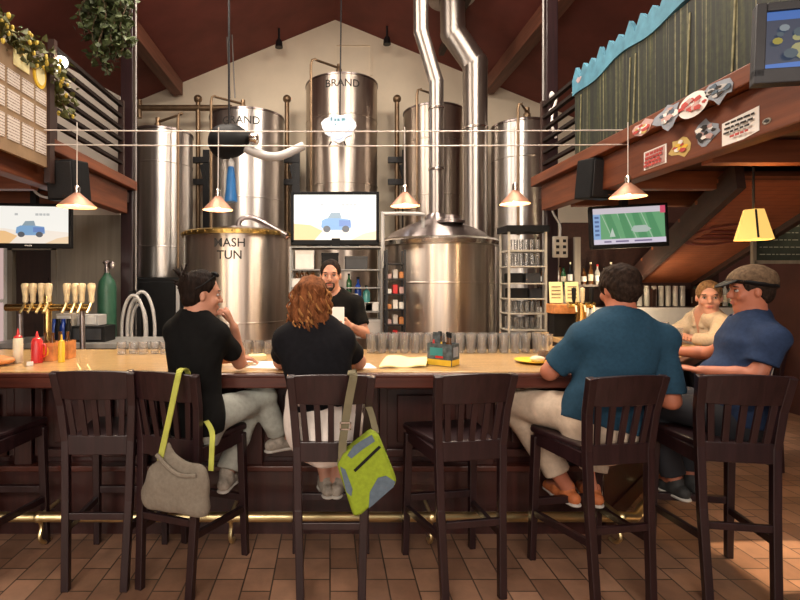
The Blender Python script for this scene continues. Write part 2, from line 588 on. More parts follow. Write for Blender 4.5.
M['tapwood'] = pm('pale_tap_wood', (0.72, 0.58, 0.36), 0.4, 0, 0.15, 20)
M['bluebottle'] = pm('blue_plastic', (0.03, 0.16, 0.42), 0.35)
M['shelf_metal'] = pm('grey_shelf_metal', (0.24, 0.235, 0.225), 0.45, 0.6, 0.1)
M['cream_metal'] = pm('cream_metal', (0.47, 0.43, 0.36), 0.5, 0, 0.1)
M['conduit'] = pm('conduit_grey', (0.27, 0.25, 0.235), 0.5, 0.3, 0.1)
M['outlet'] = pm('outlet_plate', (0.50, 0.45, 0.38), 0.5)
M['chalk'] = pm('chalkboard', (0.030, 0.042, 0.036), 0.8, 0, 0.4, 6)
M['ink'] = pm('dark_ink', (0.03, 0.025, 0.022), 0.7)
M['inkred'] = pm('red_ink', (0.48, 0.07, 0.06), 0.7)
M['yellow'] = pm('yellow_print', (0.58, 0.42, 0.14), 0.6)
M['pinkpaint'] = pm('pale_pink_print', (0.55, 0.36, 0.33), 0.6)
M['bluepaint'] = pm('grey_blue_print', (0.30, 0.33, 0.38), 0.6)
M['orange_box'] = pm('orange_box', (0.55, 0.22, 0.07), 0.6, 0, 0.3, 20)
M['counter'] = pm('steel_counter', (0.55, 0.53, 0.50), 0.35, 0.7)
M['tv'] = pm('tv_bezel', (0.006, 0.006, 0.007), 0.55, 0, 0.1, spec=.2)
M['grey_bezel'] = pm('grey_bezel', (0.035, 0.036, 0.040), 0.5, 0, 0.1)


def emis(name, col, k=1.0):
    m, nt, bs = new_mat(name)
    bs.inputs['Base Color'].default_value = (0.02, 0.02, 0.02, 1)
    bs.inputs['Emission Color'].default_value = (*col, 1)
    bs.inputs['Emission Strength'].default_value = k
    bs.inputs['Roughness'].default_value = 0.3
    return m


def m_floor():
    m, nt, bs = new_mat('terracotta_tiles')
    vec = coords(nt, (1, 1, 1), 'Object', (0, 0, R(90)))
    br = nt.nodes.new('ShaderNodeTexBrick')
    br.offset = 0.5
    br.offset_frequency = 3
    br.inputs['Scale'].default_value = 1
    br.inputs['Brick Width'].default_value = 0.205
    br.inputs['Row Height'].default_value = 0.152
    br.inputs['Mortar Size'].default_value = 0.0045
    br.inputs['Mortar Smooth'].default_value = 0.2
    br.inputs['Bias'].default_value = 0
    br.inputs['Color1'].default_value = (0.245, 0.135, 0.085, 1)
    br.inputs['Color2'].default_value = (0.435, 0.250, 0.160, 1)
    br.inputs['Mortar'].default_value = (0.075, 0.048, 0.034, 1)
    nt.links.new(vec, br.inputs['Vector'])
    nz = noise_tex(nt, coords(nt), 6, 6, 0.65)
    mx = nt.nodes.new('ShaderNodeMix'); mx.data_type = 'RGBA'; mx.blend_type = 'MULTIPLY'
    mx.inputs[0].default_value = 0.75
    nt.links.new(br.outputs[0], mx.inputs[6])
    nt.links.new(ramp(nt, nz, [(0.25, (0.6, 0.6, 0.6)), (0.75, (1.2, 1.12, 1.05))]), mx.inputs[7])
    nt.links.new(mx.outputs[2], bs.inputs['Base Color'])
    bs.inputs['Roughness'].default_value = 0.42
    bump(nt, bs, br.outputs['Fac'], -0.4, 0.004)
    return m


def m_bartop():
    m, nt, bs = new_mat('golden_bar_top')
    n1 = noise_tex(nt, coords(nt, (1, 6, 1)), 5, 6, 0.65)
    n2 = noise_tex(nt, coords(nt), 70, 3, 0.7)
    c1 = ramp(nt, n1, [(0.3, (0.42, 0.25, 0.10)), (0.7, (0.62, 0.42, 0.19))])
    c2 = ramp(nt, n2, [(0.35, (0.62, 0.6, 0.55)), (0.65, (1.05, 1.0, 0.95))])
    mx = nt.nodes.new('ShaderNodeMix'); mx.data_type = 'RGBA'; mx.blend_type = 'MULTIPLY'
    mx.inputs[0].default_value = 0.8
    nt.links.new(c1, mx.inputs[6]); nt.links.new(c2, mx.inputs[7])
    nt.links.new(mx.outputs[2], bs.inputs['Base Color'])
    bs.inputs['Roughness'].default_value = 0.28
    bs.inputs['Coat Weight'].default_value = 0.3
    return m


def m_forest():
    """dense stand of trunks, painted: dark greens with pale upright trunks"""
    m, nt, bs = new_mat('painted_forest')
    a = noise_tex(nt, coords(nt, (1, 9, 0.35)), 2.4, 5, 0.65)
    b = noise_tex(nt, coords(nt, (1, 16, 0.08)), 2.0, 2, 0.5)
    d = noise_tex(nt, coords(nt, (1, 3, 2.5)), 9, 6, 0.7)
    g = ramp(nt, a, [(0.30, (0.003, 0.004, 0.003)), (0.50, (0.011, 0.015, 0.007)), (0.66, (0.046, 0.050, 0.016)), (0.80, (0.17, 0.16, 0.055))])
    t = ramp(nt, b, [(0.60, (0, 0, 0)), (0.66, (0.19, 0.17, 0.10)), (0.72, (0.02, 0.02, 0.01))])
    sp = ramp(nt, d, [(0.35, (0.45, 0.45, 0.45)), (0.7, (1.5, 1.5, 1.3))])
    mx = nt.nodes.new('ShaderNodeMix'); mx.data_type = 'RGBA'; mx.blend_type = 'ADD'
    mx.inputs[0].default_value = 1
    nt.links.new(g, mx.inputs[6]); nt.links.new(t, mx.inputs[7])
    m2 = nt.nodes.new('ShaderNodeMix'); m2.data_type = 'RGBA'; m2.blend_type = 'MULTIPLY'
    m2.inputs[0].default_value = 0.8
    nt.links.new(mx.outputs[2], m2.inputs[6]); nt.links.new(sp, m2.inputs[7])
    nt.links.new(m2.outputs[2], bs.inputs['Base Color'])
    bs.inputs['Roughness'].default_value = 0.7
    return m


def m_printed(name, paper, ink, rows=40.0, rz=0.0):
    """paper with rows of small illegible print"""
    m, nt, bs = new_mat(name)
    w = nt.nodes.new('ShaderNodeTexWave')
    w.wave_type = 'BANDS'; w.bands_direction = 'Z'
    w.inputs['Scale'].default_value = rows
    w.inputs['Distortion'].default_value = 0.0
    nt.links.new(coords(nt), w.inputs[0])
    nz = noise_tex(nt, coords(nt, (60, 60, 8)), 3, 2)
    mt = nt.nodes.new('ShaderNodeMath'); mt.operation = 'MULTIPLY'
    nt.links.new(w.outputs['Fac'], mt.inputs[0]); nt.links.new(nz, mt.inputs[1])
    nt.links.new(ramp(nt, mt.outputs[0], [(0.36, paper), (0.5, ink)]), bs.inputs['Base Color'])
    bs.inputs['Roughness'].default_value = 0.8
    return m


def m_planks(name, c1, c2, axis='Z', scale=6.0, rough=0.5):
    m, nt, bs = new_mat(name)
    w = nt.nodes.new('ShaderNodeTexWave')
    w.wave_type = 'BANDS'; w.bands_direction = axis; w.wave_profile = 'SAW'
    w.inputs['Scale'].default_value = scale
    nt.links.new(coords(nt), w.inputs[0])
    nz = noise_tex(nt, coords(nt, (2, 2, 2)), 3, 5)
    line = ramp(nt, w.outputs['Fac'], [(0.0, (0.35, 0.35, 0.35)), (0.10, (1, 1, 1))])
    base = ramp(nt, nz, [(0.3, c1), (0.7, c2)])
    mx = nt.nodes.new('ShaderNodeMix'); mx.data_type = 'RGBA'; mx.blend_type = 'MULTIPLY'
    mx.inputs[0].default_value = 1
    nt.links.new(base, mx.inputs[6]); nt.links.new(line, mx.inputs[7])
    nt.links.new(mx.outputs[2], bs.inputs['Base Color'])
    bs.inputs['Roughness'].default_value = rough
    return m


M['floor'] = m_floor()
M['bartop'] = m_bartop()
M['forest'] = m_forest()
M['notice'] = m_printed('printed_notice', (0.62, 0.55, 0.48), (0.13, 0.07, 0.06), 14)
M['poster_red'] = m_printed('red_printed_sticker', (0.82, 0.70, 0.64), (0.45, 0.06, 0.07), 14)
M['soffit'] = m_planks('redwood_planks', (0.34, 0.10, 0.040), (0.48, 0.15, 0.062), 'Y', 4.2)
M['sky_paint'] = pm('painted_blue_sky', (0.070, 0.215, 0.30), 0.7, 0, 0.25, 9)
M['cloud_paint'] = pm('painted_pink_cloud', (0.40, 0.31, 0.33), 0.7, 0, 0.15, 12)
# ================================================================ THE ROOM
XW, YB, YF = 5.6, 9.5, -3.0
RX, RZ, SL = 0.1, 6.58, 0.41


def roof_z(x):
    return RZ - SL * abs(x - RX)


def struct(o):
    o['kind'] = 'structure'
    return o


struct(MB().bx((-XW, YF, -0.1), (XW, YB, 0)).build('floor', M['floor'], loc=(0, 0, 0), smooth=False))
# gable roof planes
for_c = MB()
for s in (-1, 1):
    x1 = s * XW
    a, b = V(RX, YF, RZ), V(RX, YB + 0.1, RZ)
    c, d = V(x1, YB + 0.1, roof_z(x1)), V(x1, YF, roof_z(x1))
    up = V(0, 0, 0.12)
    for_c.add([a, b, c, d, a + up, b + up, c + up, d + up],
              [(0, 1, 2, 3), (7, 6, 5, 4), (0, 4, 5, 1), (2, 6, 7, 3), (1, 5, 6, 2), (3, 7, 4, 0)])
struct(for_c.build('ceiling', M['ceil'], smooth=False))
wb = MB().prism([(-XW, 0), (XW, 0), (XW, roof_z(XW) + .05), (RX, RZ + .05), (-XW, roof_z(-XW) + .05)], (0, YB, 0), (1, 0, 0), (0, 0, 1), (0, 0.15, 0))
struct(wb.build('wall_back', M['cream'], smooth=False))
struct(MB().bx((-XW - .15, YF, 0), (-XW, YB, roof_z(-XW) + .05)).build('wall_left', M['wallred'], smooth=False))
# right wall with a window opening that lets the low sun in
wr = MB()
SY0, SY1, SZ0, SZ1 = 2.70, 3.20, 1.42, 1.80
zt = roof_z(XW) + .05
wr.bx((XW, YF, 0), (XW + .15, SY0, zt)).bx((XW, SY1, 0), (XW + .15, YB, zt))
wr.bx((XW, SY0, 0), (XW + .15, SY1, SZ0)).bx((XW, SY0, SZ1), (XW + .15, SY1, zt))
struct(wr.build('wall_right', M['wallred'], smooth=False))
# street wall behind the camera with three windows and a gable light
wf = MB()
FW = [(-5.1, -3.9), (-2.9, -1.7), (-.6, .6), (1.7, 2.9), (3.9, 5.1)]
ZA, ZB, ZC, ZD = 0.8, 2.75, 3.35, 4.75
xs = [-XW] + [e for w in FW for e in w] + [XW]
for i in range(0, len(xs), 2):
    wf.bx((xs[i], YF - .15, ZA), (xs[i + 1], YF, ZB))
wf.bx((-XW, YF - .15, 0), (XW, YF, ZA)).bx((-XW, YF - .15, ZB), (XW, YF, ZC))
wf.bx((-XW, YF - .15, ZC), (-2.9, YF, ZD)).bx((2.9, YF - .15, ZC), (XW, YF, ZD))
wf.prism([(-XW, ZD), (XW, ZD), (RX + .2, RZ + 0.3), (RX - .2, RZ + 0.3)], (0, YF, 0), (1, 0, 0), (0, 0, 1), (0, -0.15, 0))
struct(wf.build('wall_front', M['wallred'], smooth=False))
n = 1
for (a, b, z0, z1) in [(*w, ZA, ZB) for w in FW] + [(-2.9, 2.9, ZC, ZD)]:
    fr = MB()
    for x in [a + .03, b - .03] + [a + (b - a) * k / 3 for k in (1, 2)]:
        fr.bx((x - .03, YF - .12, z0), (x + .03, YF - .03, z1))
    for z in (z0 + .03, z1 - .03):
        fr.bx((a, YF - .12, z - .03), (b, YF - .03, z + .03))
    struct(fr.build('window_%d' % n, M['dark_wood'], smooth=False))
    n += 1

# skylights added out of view to brighten the bar, tanks and back wall
for k, x in enumerate((-1.5, 1.7)):
    fr = MB()
    sl_ = SL * (1 if x > 0 else -1)
    for dx in (-.68, .68):
        fr.bar((x + dx, 3.05, roof_z(x) - sl_ * dx - .03), (x + dx, 6.15, roof_z(x) - sl_ * dx - .03), .07, .06)
    for y in (3.05, 6.15):
        fr.bar((x - .68, y, roof_z(x) + sl_ * .68 - .03), (x + .68, y, roof_z(x) - sl_ * .68 - .03), .07, .06)
    struct(fr.build('window_%d' % (7 + k), M['dark_wood'], smooth=False))  # frame round an added skylight, out of view

# partitions under the balconies
wl = MB().bx((-3.50, 6.4, 0), (-2.68, 6.5, 2.45)).bx((-4.12, 6.4, 2.05), (-3.50, 6.5, 2.45)).bx((-XW, 6.4, 0), (-5.0, 6.5, 2.45)).bx((-5.0, 6.4, 0), (-4.12, 6.5, 0.55)).bx((-5.0, 6.4, 2.1), (-4.12, 6.5, 2.45))
struct(wl.build('wall_back_left', M['walltan'], smooth=False))
struct(MB().bx((3.35, 7.2, 0), (XW, 7.3, 2.45)).build('wall_back_right', M['deck'], smooth=False))
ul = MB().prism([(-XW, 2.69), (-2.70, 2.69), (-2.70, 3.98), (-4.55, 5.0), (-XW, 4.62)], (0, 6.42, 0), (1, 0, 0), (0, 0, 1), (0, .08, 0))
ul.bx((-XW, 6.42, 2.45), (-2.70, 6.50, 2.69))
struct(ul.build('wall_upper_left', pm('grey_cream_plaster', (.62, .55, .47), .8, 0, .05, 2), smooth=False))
# doorway
dr = MB().bx((-4.06, 6.47, 0), (-3.56, 6.52, 2.0))
for z in (0.55, 1.35):
    dr.bx((-3.98, 6.455, z - .3), (-3.64, 6.475, z + .3))
do = struct(dr.build('door_1', M['dark_wood'], smooth=False))
MB().ball((-3.63, 6.43, 1.0), .03).build('door_knob', M['brass'], do)
tr = MB().bx((-4.12, 6.38, 0), (-4.06, 6.52, 2.05)).bx((-3.56, 6.38, 0), (-3.50, 6.52, 2.05)).bx((-4.12, 6.38, 2.0), (-3.50, 6.52, 2.06))
struct(tr.build('trim_1', M['walltan'], smooth=False))
wn = MB()
for x in (-4.97, -4.15): wn.bx((x - .03, 6.40, 0.55), (x + .03, 6.5, 2.1))
for z in (0.58, 1.35, 2.07): wn.bx((-5.0, 6.41, z - .02), (-4.12, 6.5, z + .02))
w5 = struct(wn.build('window_9', M['white'], smooth=False))
MB().bx((-4.95, 6.455, 0.58), (-4.15, 6.465, 2.08)).build('pane', emis('pink_daylight_pane', (0.72, 0.50, 0.46), 0.8), w5, smooth=False)
# hatch outline high on the gable wall
ht = MB()
x0, z0 = P(336, 76, YB).x, P(336, 76, YB).z
x1, z1 = P(371, 45, YB).x, P(371, 45, YB).z
for a, b in (((x0, z0), (x0, z1)), ((x0, z1), (x1, z1)), ((x1, z1), (x1, z0))):
    ht.bar((a[0], YB - .01, a[1]), (b[0], YB - .01, b[1]), .04, .03)
struct(ht.build('trim_2', M['cream'], smooth=False))

# ---- roof purlins that run in from the street end and stop at the gable wall
for s, lab in ((-1, 'left'), (1, 'right')):
    x = 2.98 if s > 0 else -2.86
    z = roof_z(x) - .14
    o = MB().bar((x, -2.8, z), (x, YB - .12, z), .20, .26).build('roof_beam', M['purlin'], bevel=.01, smooth=False)
    tag(o, 'brown timber roof beam under the %s slope of the red ceiling' % lab, 'beam')
o = MB().bar(V(2.0, 9.0, roof_z(2.0) - .07), V(2.0, -2.8, roof_z(2.0) - .07), .09, .12).build('roof_beam', M['deck'], smooth=False)
tag(o, 'thin dark roof joist beside the wide flue pipe', 'beam')

# ---- balconies
def balcony(s, label, stop):
    X = 2.45 * s
    t = thing('balcony', label, 'balcony', (X, 4, 2.45))
    o_ = XW * s
    MB().bx((min(X, o_), YF + .02, 2.56), (max(X, o_), stop, 2.68)).build('deck', M['deck'], t, smooth=False)
    MB().bx((min(X, X + s * .14), YF + .02, 2.42), (max(X, X + s * .14), stop - .05, 2.715)).build('fascia_beam', M['beam'], t, bevel=.01, smooth=False)
    a = X - s * .07
    MB().bx((min(a, X + s * .12), YF + .02, 2.72), (max(a, X + s * .12), stop + .08, 2.83)).build('rail_ledge', M['beam'], t, bevel=.008, smooth=False)
    for y in (-1.2, 0.3, 1.6, 2.5, 3.45, 4.4, 5.35):
        MB().bx((min(X + s * .15, o_ - s * .02), y - .05, 2.40), (max(X + s * .15, o_ - s * .02), y + .05, 2.555)).build('joist', M['beam_x'], t, smooth=False)
    return t


bl = balcony(-1, 'redwood balcony on the left with dark slanting guard rails', 6.1)
br_ = balcony(1, 'redwood balcony on the right carrying the painted forest mural', 5.85)


M['rail_dark'] = pm('dark_rail_wood', (.016, .010, .008), .7, 0, .2, 10, spec=.2)


def railing(t, X, y0, y1, z0, z1, n):
    for i in range(n):
        z = z0 + (z1 - z0) * i / (n - 1)
        MB().bar((X, y0, z), (X, y1, z), .05, .035).build('guard_rail', M['rail_dark'], t, smooth=False)
    for y in (y0, y1):
        MB().bar((X, y, 2.83), (X, y, z1 + .06), .06, .05).build('rail_post', M['dark_wood'], t, smooth=False)


railing(bl, -2.47, 4.45, 5.92, 3.0, 3.68, 6)
railing(br_, 2.47, 4.95, 5.78, 2.95, 3.62, 6)


# ---- posts
def post(x, y, w, label):
    t = thing('support_post', label, 'post', (x, y, 0))
    MB().bar((x, y, 0), (x, y, roof_z(x) - .01), w, w).build('shaft', M['espresso'], t, bevel=.008, smooth=False)
    MB().bar((x, y, 0), (x, y, .1), w + .08, w + .08).build('base', M['espresso'], t, bevel=.01, smooth=False)
    e = w / 2 + .03
    MB().tube([(x - e * (1 if x > 0 else -1), y - .05, .1), (x - e * (1 if x > 0 else -1), y - .05, roof_z(x) - .15)], .012).build('conduit', M['conduit'], t)
    return t


post(-2.50, 6.22, .15, 'dark square post left of the tanks with a pale conduit')
pr = post(2.66, 6.05, .14, 'dark square post right of the tanks with a pale conduit')
# steel struts and ropes up at the right post
t = thing('rope_bundle', 'tangle of pale ropes and clips tied to the right post', 'rope', (2.78, 5.95, 3.3))
for k, (a, b, c) in enumerate([((551, 92), (556, 100), (552, 112)), ((553, 112), (560, 106), (575, 90)), ((555, 133), (562, 128), (572, 126)), ((553, 110), (552, 125), (556, 138))]):
    q = bez([P(*a, 5.93), P(*b, 5.9), P(*c, 5.9)], 10)
    MB().tube(q, .016 if k != 1 else .008, 8).build('rope', M['wire'], t)
MB().ball(P(552, 96, 5.93), (.035, .03, .05)).build('clip', M['grey'], t)
MB().ball(P(552, 111, 5.93), (.04, .03, .035)).build('clip', M['grey'], t)

# ---- stair soffit that climbs to the right-hand balcony
t = thing('staircase', 'redwood plank underside of the stair on the right', 'staircase', (4.3, 5.5, 0))
A, B = V(4.30, 7.10, 1.584), V(5.16, 7.10, 1.584)
C_, D = V(4.18, 4.0, 2.39), V(3.28, 4.0, 2.39)
nz = (B - A).cross(D - A).normalized()
if nz.z < 0: nz = -nz
so = MB()
so.add([A, B, C_, D] + [p + nz * .05 for p in (A, B, C_, D)], [(0, 1, 2, 3), (7, 6, 5, 4), (0, 4, 5, 1), (1, 5, 6, 2), (2, 6, 7, 3), (3, 7, 4, 0)])
so.build('soffit', M['soffit'], t, smooth=False)
for p, q in ((A, D), (B, C_)):
    MB().bar(p + V(0, 0, .06), q + V(0, 0, .06), .06, .24).build('stringer', M['deck'], t, smooth=False)
for k in range(7):
    f = (k + .5) / 7
    p, q = A.lerp(D, f), B.lerp(C_, f)
    MB().bar(p + V(0, 0, .13), q + V(0, 0, .13), .26, .035).build('tread', M['beam_x'], t, smooth=False)
# faded red oval painted on the planks
ctr = A.lerp(D, .62).lerp(B.lerp(C_, .62), .46) - nz * .006
ux = (B - A).normalized(); uy = nz.cross(ux).normalized()
ov = MB()
N = 40
o_ = [ctr + ux * (.36 * math.cos(2 * PI * k / N)) + uy * (.34 * math.sin(2 * PI * k / N)) for k in range(N)]
i_ = [ctr + ux * (.31 * math.cos(2 * PI * k / N)) + uy * (.29 * math.sin(2 * PI * k / N)) for k in range(N)]
ov.add(o_ + i_, [(k, (k + 1) % N, N + (k + 1) % N, N + k) for k in range(N)])
for r_ in (-.1, 0.02, .13):
    ov.bar(ctr + ux * -.2 + uy * r_, ctr + ux * .2 + uy * r_, .05, .004, up=nz)
ov.build('painted_oval', pm('faded_red_paint', (0.20, 0.030, 0.020), .6), t, smooth=False)
# ================================================================ BREWERY VESSELS
def tank(name, label, x, y, r, z0, z1, dome, mat, goose, seams=(), text=None, tsize=.15, tz=None, rivets=False):
    t = thing(name, label, 'tank', (x, y, z0))
    pr = [(0, z0), (r * .96, z0), (r, z0 + .04), (r, z1 - .03), (r * .985, z1)]
    MB().lathe(pr, (x, y, 0), 72).build('shell', mat, t, angle=60)
    k = [(r * .985 * math.cos(a), z1 + dome * math.sin(a)) for a in [PI / 2 * i / 8 for i in range(9)]]
    MB().lathe(k, (x, y, 0), 72).build('dome', M['steel_dark'], t, angle=60)
    for z in seams:
        MB().lathe([(r, z - .012), (r + .006, z - .006), (r + .006, z + .006), (r, z + .012)], (x, y, 0), 72).build('weld_band', mat, t)
    if goose:
        MB().tube(goose, .020, 8).build('vent_pipe', M['pipe'], t)
        MB().lathe([(.05, 0), (.05, .05), (.035, .07), (.035, .14), (0, .15)], goose[-1] - V(0, 0, .08), 16).build('valve', M['pipe'], t)
    MB().lathe([(r - .01, z1 - .035), (r + .012, z1 - .03), (r + .012, z1 - .005), (r - .01, z1 + .004)], (x, y, 0), 72).build('top_band', M['steel_dark'], t)
    if text:
        tx = MB()
        for line, dz in text:
            vs, fs = text_geo(line, tsize)
            out = []
            for p in vs:
                a = -PI / 2 + p[0] / r
                rr = r + .004
                out.append((x + rr * math.cos(a + goffs), y + rr * math.sin(a + goffs), tz + dz + p[1]))
            tx.add(out, fs)
        tx.build('lettering', M['ink'], t, smooth=False)
    return t


def goose(u0, v0, u1, v1, u2, v2, d, yb):
    return [P(u0, v0, d), P(u0, v1 + 6, d), P(u0 + 1, v1 + 1, d), P(u0 + 4, v1, d), P(u1, v1 + 1, d), P(u2, v2, yb)]


goffs = 0.0
tank('fermenter_tank', 'tall steel tank beside the left post, standing on a black cabinet', -2.50, 7.45, .44, 1.66, 3.79, .05, M['steel'],
     goose(178, 268, 182, 113, 158, 122, 6.98, 7.3), (2.1, 3.3))
tank('brewing_tank', 'tall steel tank rising behind the mash tun', -1.36, 8.2, .60, 0.0, 4.27, .05, M['steel'],
     goose(211, 230, 216, 96, 243, 104, 7.5, 7.9), (3.55, 2.9), [('GRAND', 0)], .17, 4.06)
tank('brewing_tank', 'tallest steel tank in the centre, behind the glowing badge', 0.20, 8.6, .61, 0.0, 4.96, .05, M['steel_warm'],
     goose(311, 235, 316, 59, 339, 68, 7.9, 8.3), (4.3, 3.2), [('BRAND', 0)], .17, 4.78)
tank('brewing_tank', 'tall steel tank behind the two flue pipes', 1.73, 8.4, .49, 0.0, 4.45, .05, M['steel_warm'],
     goose(417, 235, 421, 89, 436, 95, 7.8, 8.1), (3.9, 3.0))
tank('fermenter_tank', 'narrow steel tank beside the right post', 2.86, 7.5, .42, 0.0, 3.93, .05, M['steel'],
     goose(518, 235, 521, 103, 527, 112, 7.0, 7.3), (3.4, 2.4))

goffs = 0.03
t = tank('mash_tun', 'wide steel mash tun with a bronze rim and black lettering', -1.21, 6.6, .69, 0.0, 2.20, .0, M['steel_warm'], None, (1.1,),
         [('MASH', .07), ('TUN', -.075)], .145, 1.985)
x, y, r = -1.21, 6.6, .69
MB().lathe([(r - .02, 2.17), (r + .03, 2.17), (r + .035, 2.22), (r - .0, 2.24), (r - .05, 2.235), (r - .05, 2.17)], (x, y, 0), 72).build('rim', M['bronze'], t)
MB().lathe([(r - .04, 2.20), (r * .5, 2.29), (.12, 2.33), (0, 2.33)], (x, y, 0), 48).build('lid', M['steel_dark'], t)
MB().tube(bez([P(239, 236, 6.35), P(239, 222, 6.35), P(247, 217, 6.35), P(258, 220, 6.35), P(287, 236, 6.2)], 24), .035, 10).build('rake_pipe', M['steel_dark'], t)
MB().tube(bez([P(256, 219, 6.36), P(272, 228, 6.3), P(288, 238, 6.2)], 10), .022, 8).build('copper_tube', M['copper'], t)
for k in range(20):
    a = PI + PI * (k + .5) / 20
    MB().ball((x + (r + .03) * math.cos(a), y + (r + .03) * math.sin(a), 2.20), .014, 8, 6).build('rivet', M['bronze'], t)

# ---- brew kettle
kx, ky, kr = 1.36, 6.4, .725
t = thing('brew_kettle', 'wide steel brew kettle with a domed lid in the middle of the room', 'kettle', (kx, ky, 0))
MB().lathe([(0, 0), (kr * .95, 0), (kr, .05), (kr, 2.06)], (kx, ky, 0), 80).build('shell', M['steel_warm'], t, angle=60)
MB().lathe([(kr - .02, 2.02), (kr + .045, 2.04), (kr + .055, 2.09), (kr + .01, 2.125), (kr - .08, 2.125)], (kx, ky, 0), 80).build('rim', M['rim'], t)
MB().lathe([(kr - .03, 2.11), (kr * .80, 2.215), (kr * .55, 2.30), (kr * .34, 2.36), (.16, 2.40), (.13, 2.44), (.12, 2.46)], (kx, ky, 0), 80).build('dome_lid', M['steel_dark'], t, angle=60)
MB().lathe([(kr, 1.575), (kr + .005, 1.58), (kr + .005, 1.592), (kr, 1.597)], (kx, ky, 0), 80).build('weld_band', M['steel_warm'], t)
MB().lathe([(.17, 0), (.17, .03), (.12, .05), (.12, .09), (0, .1)], (kx + .10, ky - .36, 2.30), 24).build('hatch', M['steel_dark'], t)
MB().tube(bez([P(383, 268, 5.9), P(383, 217, 5.9), P(386, 214, 5.9), P(420, 214, 5.9), P(423, 218, 5.95), P(423, 230, 5.95)], 30), .022, 8).build('water_pipe', M['grey'], t)
for k in range(3):
    MB().box((kx + (-.3 + .3 * k), ky - kr * .985 - .02 + abs(k - 1) * .05, .9), (.06, .03, .1)).build('gauge', M['steel_dark'], t, bevel=.005)


def flue(name, label, pts, r, mat):
    t = thing(name, label, 'pipe', pts[0])
    for a, b in zip(pts[:-1], pts[1:]):
        d = (b - a).normalized()
        MB().tube([a - d * r * .25, b + d * r * .25], r, 28).build('pipe_section', mat, t, angle=50)
    for p in pts[1:-1]:
        MB().ball(p, r * 1.03, 24, 16).build('elbow', mat, t)
    for f in (.35, .8):
        p = pts[0].lerp(pts[1], f)
        MB().lathe([(r, -.015), (r + .012, -.012), (r + .012, .012), (r, .015)], p, 28).build('clamp', M['rim'], t)
    return t


p1 = V(kx, ky, 2.43)
b_ = P(440, 82, ky); b_.x = kx
flue('flue_pipe', 'narrow steel flue rising from the kettle lid', [p1, V(kx, ky, b_.z), V(P(421, 32, 6.4).x, ky, P(421, 32, 6.4).z), V(P(420, 0, 6.4).x, ky, roof_z(P(420, 0, 6.4).x) - .02)], .092, M['steel_flue'])
w0, w1, w2 = P(475, 64, 7.35), P(453, 33, 7.35), P(452, 0, 7.35)
flue('flue_pipe', 'wide bent steel flue behind the kettle', [V(w0.x, 7.35, 0.02), w0, w1, V(w2.x, 7.35, roof_z(w2.x) - .02)], .178, M['steel_flue'])
tp = V(w2.x, 7.35, roof_z(w2.x) - .16)
o = MB().lathe([(.19, 0), (.34, .02), (.34, .05), (.19, .06)], tp, 32).build('flue_collar', M['steel_dark'])
tag(o, 'round steel collar where the wide flue meets the ceiling', 'collar')

# ---- process pipes on the back wall
t = thing('wall_pipe', 'brown overhead pipe running left from the tank tops', 'pipe', P(190, 108, 9.2))
MB().tube([P(131, 108, 9.0), P(232, 108, 9.0)], .055, 12).build('pipe_run', M['pipe'], t)
MB().tube([P(139, 100, 9.0), P(139, 118, 9.0)], .05, 12).build('drop', M['pipe'], t)
for f, lab in ((198, 'left of the second tank'), (287, 'left of the tallest tank'), (397, 'right of the tallest tank')):
    t = thing('wall_pipe', 'brown standing pipe with a ball top %s' % lab, 'pipe', P(f, 250, 9.0))
    MB().tube([V(P(f, 100, 9.0).x, 9.0, 0), P(f, 100, 9.0)], .042, 10).build('riser', M['pipe'], t)
    MB().ball(P(f, 99, 9.0), .075).build('ball_top', M['pipe'], t)
    for v in ((182, 160) if f != 198 else (160, 182)):
        MB().bar(P(f - 9, v, 8.95), P(f + 12, v, 8.95), .08, .10).build('bracket', M['blackmetal'], t, smooth=False)
    MB().bar(P(f + 4, 165, 8.93), P(f + 12, 200, 8.93), .07, .07).build('valve_arm', M['blackmetal'], t, smooth=False)
    MB().bar(P(f + 9, 150, 8.95), P(f + 9, 232, 8.95), .14, .05).build('wall_channel', M['blackmetal'], t, smooth=False)

# thin hoist chains from the roof
t = thing('hoist_cable', 'pair of thin pale cables hanging from the ceiling above the second tank', 'cable', P(230, 60, 8.6))
for u in (227, 232):
    a = P(u, 20, 8.6); a.z = roof_z(a.x)
    MB().tube([a, P(u + 3, 98, 8.4)], .012, 6).build('strand', M['conduit'], t)
# ceiling spotlights on the roof slope
for u, v, lab in ((279, 40, 'left'), (387, 37, 'right')):
    a = P(u, v + 2, 9.0)
    t = thing('ceiling_spotlight', 'small dark spotlight on the %s edge of the gable' % lab, 'lamp', a)
    MB().tube([V(a.x, a.y, roof_z(a.x)), a], .02, 8).build('stem', M['blackmetal'], t)
    MB().lathe([(.03, .05), (.06, 0), (.07, -.1), (.05, -.1)], a, 14).build('lamp_head', M['blackmetal'], t)

# ---- black blower with its grey hose, hung in front of the second tank
c = P(229, 141, 5.4)
t = thing('blower', 'black round blower with a grey hose hanging before the second tank', 'blower', c)
s = SDF(.012)
s.cone(c + V(-.04, 0, -.01), c + V(.03, 0, .0), .185, .175, .03)
s.cone(c + V(.08, 0, .03), c + V(.22, -.02, .04), .12, .05, .05)
s.build('housing', M['black'], t)
MB().tube(bez([c + V(.14, 0, -.06), P(262, 155, 5.4), P(280, 156, 5.4), P(303, 146, 5.5)], 24), .048, 12).build('hose', M['grey'], t)
MB().lathe([(.05, -.05), (.065, -.02), (.065, .03), (.04, .05)], P(254, 139, 5.35), 16, M=Matrix.Rotation(PI / 2, 3, 'Y')).build('hose_fitting', M['rim'], t)
MB().tube([V(c.x, c.y, roof_z(c.x)), c + V(0, 0, .12)], .012, 8).build('hanger', M['blackmetal'], t)
b = P(231, 202, 5.4)
t = thing('spray_bottle', 'blue plastic bottle with a white neck hanging below the black blower', 'bottle', b)
